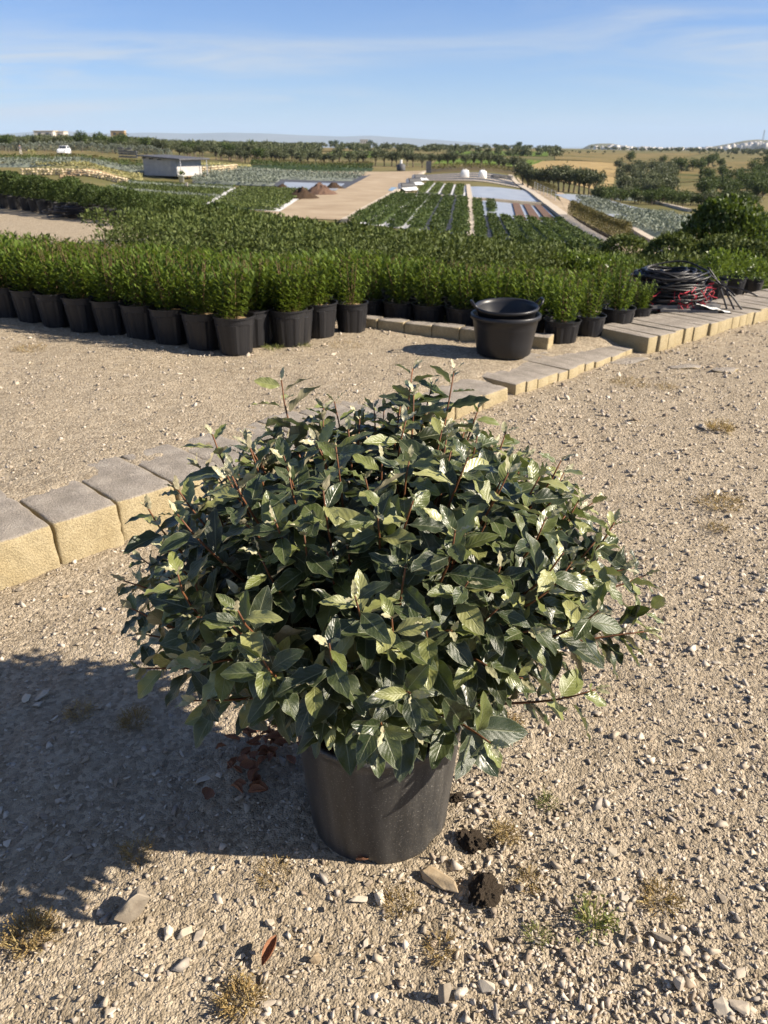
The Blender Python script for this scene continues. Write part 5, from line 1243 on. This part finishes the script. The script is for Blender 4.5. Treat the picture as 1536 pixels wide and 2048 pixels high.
# a person standing on the terrace
def person(loc, rz, label):
    V = [(0, 0, .93), (0, .0, 1.18), (0, .0, 1.42), (0, -.02, 1.52), (0, -.03, 1.66), (-.1, 0, .9), (-.12, -.02, .5), (-.13, .0, .09), (-.13, -.14, .04), (.1, 0, .9), (.13, .03, .5), (.15, .06, .09), (.15, -.08, .04), (-.19, 0, 1.4), (-.27, .03, 1.14), (-.24, -.12, .93), (.19, 0, 1.4), (.27, .03, 1.14), (.24, -.12, .93)]
    E = [(0, 1), (1, 2), (2, 3), (3, 4), (0, 5), (5, 6), (6, 7), (7, 8), (0, 9), (9, 10), (10, 11), (11, 12), (2, 13), (13, 14), (14, 15), (2, 16), (16, 17), (17, 18)]
    rad = [.15, .14, .15, .06, .105, .1, .07, .05, .04, .1, .07, .05, .04, .07, .05, .04, .07, .05, .04]
    me = bpy.data.meshes.new('body'); me.from_pydata(V, E, []); o = bpy.data.objects.new('tmp', me); COL.objects.link(o)
    o.modifiers.new('skin', 'SKIN'); o.modifiers.new('sub', 'SUBSURF').levels = 1
    for i, q in enumerate(me.skin_vertices[0].data): q.radius = (rad[i], rad[i] * .8); q.use_root = i == 0
    dg = bpy.context.evaluated_depsgraph_get(); m2 = bpy.data.meshes.new_from_object(o.evaluated_get(dg)); bpy.data.objects.remove(o)
    for k in ('pale_cloth', 'grey_cloth', 'skin', 'hair_dark'): m2.materials.append(G[k])
    for p_ in m2.polygons:
        c = p_.center; p_.use_smooth = True; p_.material_index = 0 if (c.z < .92 and abs(c.x) < .2) else 1 if c.z < 1.48 and c.z > .97 else 2 if c.z < 1.69 else 3
    b = obj('person', m2, None, loc, rz); return tag(b, label, 'person')
x, y, z = on(41, 152); person((x, y, z), .5, 'person in grey top and pale trousers standing on the upper terrace')
x, y, z = on(64, 150); r = empty('low_bush', (x, y, z)); tag(r, 'pale yellow bush beside the person on the terrace', 'bush'); obj('foliage', mesh('foliage', *shrub_mound(160, .55, 1.1, .22, .1), G['yellow_leaf']), r)
# crates stack on the terrace
for k, px in enumerate((242, 250, 258, 268)):
    x, y, z = on(px, 158); r = empty('crate_stack', (x, y, z), .1); tag(r, 'stack of black crates before the silvery trees above the shed', 'crates', 'black crate stacks')
    for j in range(3 if k % 2 else 4): MB().box((0, 0, .18 + j * .45), (.95, .7, .3)).build('crate', G['mulch_fabric'], r)
# distant houses
def house(px, dist, w, d, h, lift, material, label, roof='flat', win=3):
    x, y, z = on(px, dist); r = empty('house', (x, y, z), .1); tag(r, label, 'house')
    MB().box((0, 0, (h + lift) / 2), (w, d, h + lift)).build('wall', G[material], r)
    MB().box((0, 0, h + lift + .12), (w + .5, d + .5, .24)).build('roof', G['cream_stone' if roof == 'flat' else 'dark_roof'], r)
    for i in range(win):
        wn = MB().box(((i - (win - 1) / 2) * w / (win + .4), -d / 2 - .02, lift + h * .55), (w / (win * 3.2), .12, h * .32)).build('window', G['car_glass'], r)
    MB().box((w * .36, -d / 2 - .03, lift + h * .3), (w * .09, .1, h * .6)).build('door', G['dark_roof'], r)
    return r
house(728, 800, 7, 7, 4.0, 3.2, 'town_white', 'small white house on the rise beside a round tree')
house(240, 520, 8, 6, 3.4, 4.4, 'bank_earth', 'brown unfinished house above the olive grove', win=2)
house(96, 420, 9, 8, 2.6, 3.6, 'town_white', 'long white house in the grove, nearer the person', win=2)
house(119, 425, 8, 8, 2.6, 3.4, 'town_white', 'white house in the grove above the car', win=2)
for px, d, s, lb in ((740, 790, 1.9, 'round tree beside the small white house'), (672, 700, 1.7, 'broad tree in the clump left of the small white house'), (662, 705, 1.5, 'darker tree in the clump left of the small white house'), (684, 700, 1.4, 'small tree in the clump left of the small white house'), (1038, 640, 1.6, 'round tree standing alone on the green fields skyline'), (990, 700, 1.2, 'smaller tree on the green fields skyline'), (1032, 420, 1.0, 'round tree on the edge of the upper green field')):
    x, y, z = on(px, d); put_tree('skyline_tree', DT, x, y, s, lb, 'tree', None)

# ---------------------------------------------------------------- hills, towns, haze
def hill_range(name, prof, dist, depth, material, base=-300, seed=1, rough=.06):
    """a ridge in depth: profile of (pixel column, pixel row) at its crest"""
    cols = np.linspace(prof[0][0], prof[-1][0], 160); rows = np.interp(cols, [q[0] for q in prof], [q[1] for q in prof]); v = []
    nv = 14
    for j in range(nv + 1):
        b = j / nv; dd = dist + depth * (b - .5)
        prof_b = math.sin(math.pi * b) ** .8
        for i, (cx_, ry) in enumerate(zip(cols, rows)):
            d = ray(cx_, ry); k = dist / d[1]; zc = CAM_H + d[2] * k; x = d[0] * k * dd / dist
            n_ = (float(vnoise(x * .0011 * 12000 / dist, dd * .0011 * 12000 / dist, seed)) - .5) * rough * abs(zc - base)
            v.append((x, dd, base + (zc - base) * prof_b + n_ * (1 if j != nv // 2 else .15) * prof_b))
    m = len(cols); f = np.array([(j * m + i, j * m + i + 1, (j + 1) * m + i + 1, (j + 1) * m + i) for j in range(nv) for i in range(m - 1)])
    return tag(obj(name, mesh(name, np.array(v), f, G[material], True)), kind='structure')
hill_range('mountains', [(-700, 268), (-300, 264), (0, 268), (60, 264), (110, 260), (160, 264), (220, 267), (300, 265), (380, 267), (450, 265), (520, 266), (600, 270), (680, 273), (740, 271), (800, 275), (880, 280), (960, 286), (1040, 292), (1120, 297), (1200, 302)], 14000, 5000, 'hill_blue', seed=3)
hill_range('town_hill', [(1140, 303), (1165, 297), (1180, 289), (1200, 287), (1222, 287), (1245, 291), (1275, 294), (1330, 296), (1380, 296), (1420, 294), (1460, 287), (1490, 281), (1515, 279), (1545, 281), (1620, 286), (1750, 297), (1900, 303)], 3400, 900, 'dry_land', -60, 5, .03)
parts = []
for k in range(330):
    px = random.choice([random.gauss(1245, 26), random.uniform(1285, 1420), random.gauss(1500, 34)]); dist = random.uniform(2990, 3060)
    if not 1190 < px < 1600: continue
    base_row = np.interp(px, [1190, 1222, 1260, 1330, 1400, 1460, 1515, 1600], [293, 292, 295, 297, 297, 292, 285, 290]) + random.uniform(-1, 6)
    d = ray(px, base_row); kk = dist / d[1]; zc = CAM_H + d[2] * kk; w = random.uniform(6, 14); b = MB().box((d[0] * kk, dist, zc - 4), (w, w, 8 + random.uniform(4, 9)), random.uniform(0, 1.5))
    parts.append((np.array(b.v), np.array(b.f)))
v, f = cat_vf(parts); tag(obj('town', mesh('town', v, f, G['town_white'])), 'pale hilltop town spread along the far right skyline', 'town', kind='stuff')
d = ray(1525, 283); kk = 3000 / d[1]; mast = empty('radio_mast', (d[0] * kk, 3000, CAM_H + d[2] * kk - 8)); tag(mast, 'tall thin radio mast on the town hill', 'mast')
for sx, sy in ((-1, -1), (1, -1), (1, 1), (-1, 1)): MB().tube([(sx * 2.4, sy * 2.4, 0), (sx * .8, sy * .8, 44)], .45, 5).build('leg', G['sheet_metal'], mast)
for q in range(6): z_ = 5 + q * 7; MB().box((0, 0, z_), (4.6 - .5 * q, 4.6 - .5 * q, .4)).build('brace', G['sheet_metal'], mast)
HZ = 420.0
hv = MB().box((0, 12000, (HZ - 420) / 2), (60000, 30000, HZ + 420)); ho = hv.build('haze', None)
hm = bpy.data.materials.new('haze'); hm.use_nodes = True; ht = hm.node_tree; ht.nodes.clear(); hout = N(ht, 'ShaderNodeOutputMaterial'); pv = N(ht, 'ShaderNodeVolumePrincipled')
pv.inputs['Color'].default_value = (.6, .78, 1.0, 1); pv.inputs['Density'].default_value = 7e-5; ht.links.new(pv.outputs[0], hout.inputs['Volume'])
ho.data.materials.clear(); ho.data.materials.append(hm); tag(ho, 'thin pale blue haze over the whole land', 'haze', kind='stuff')
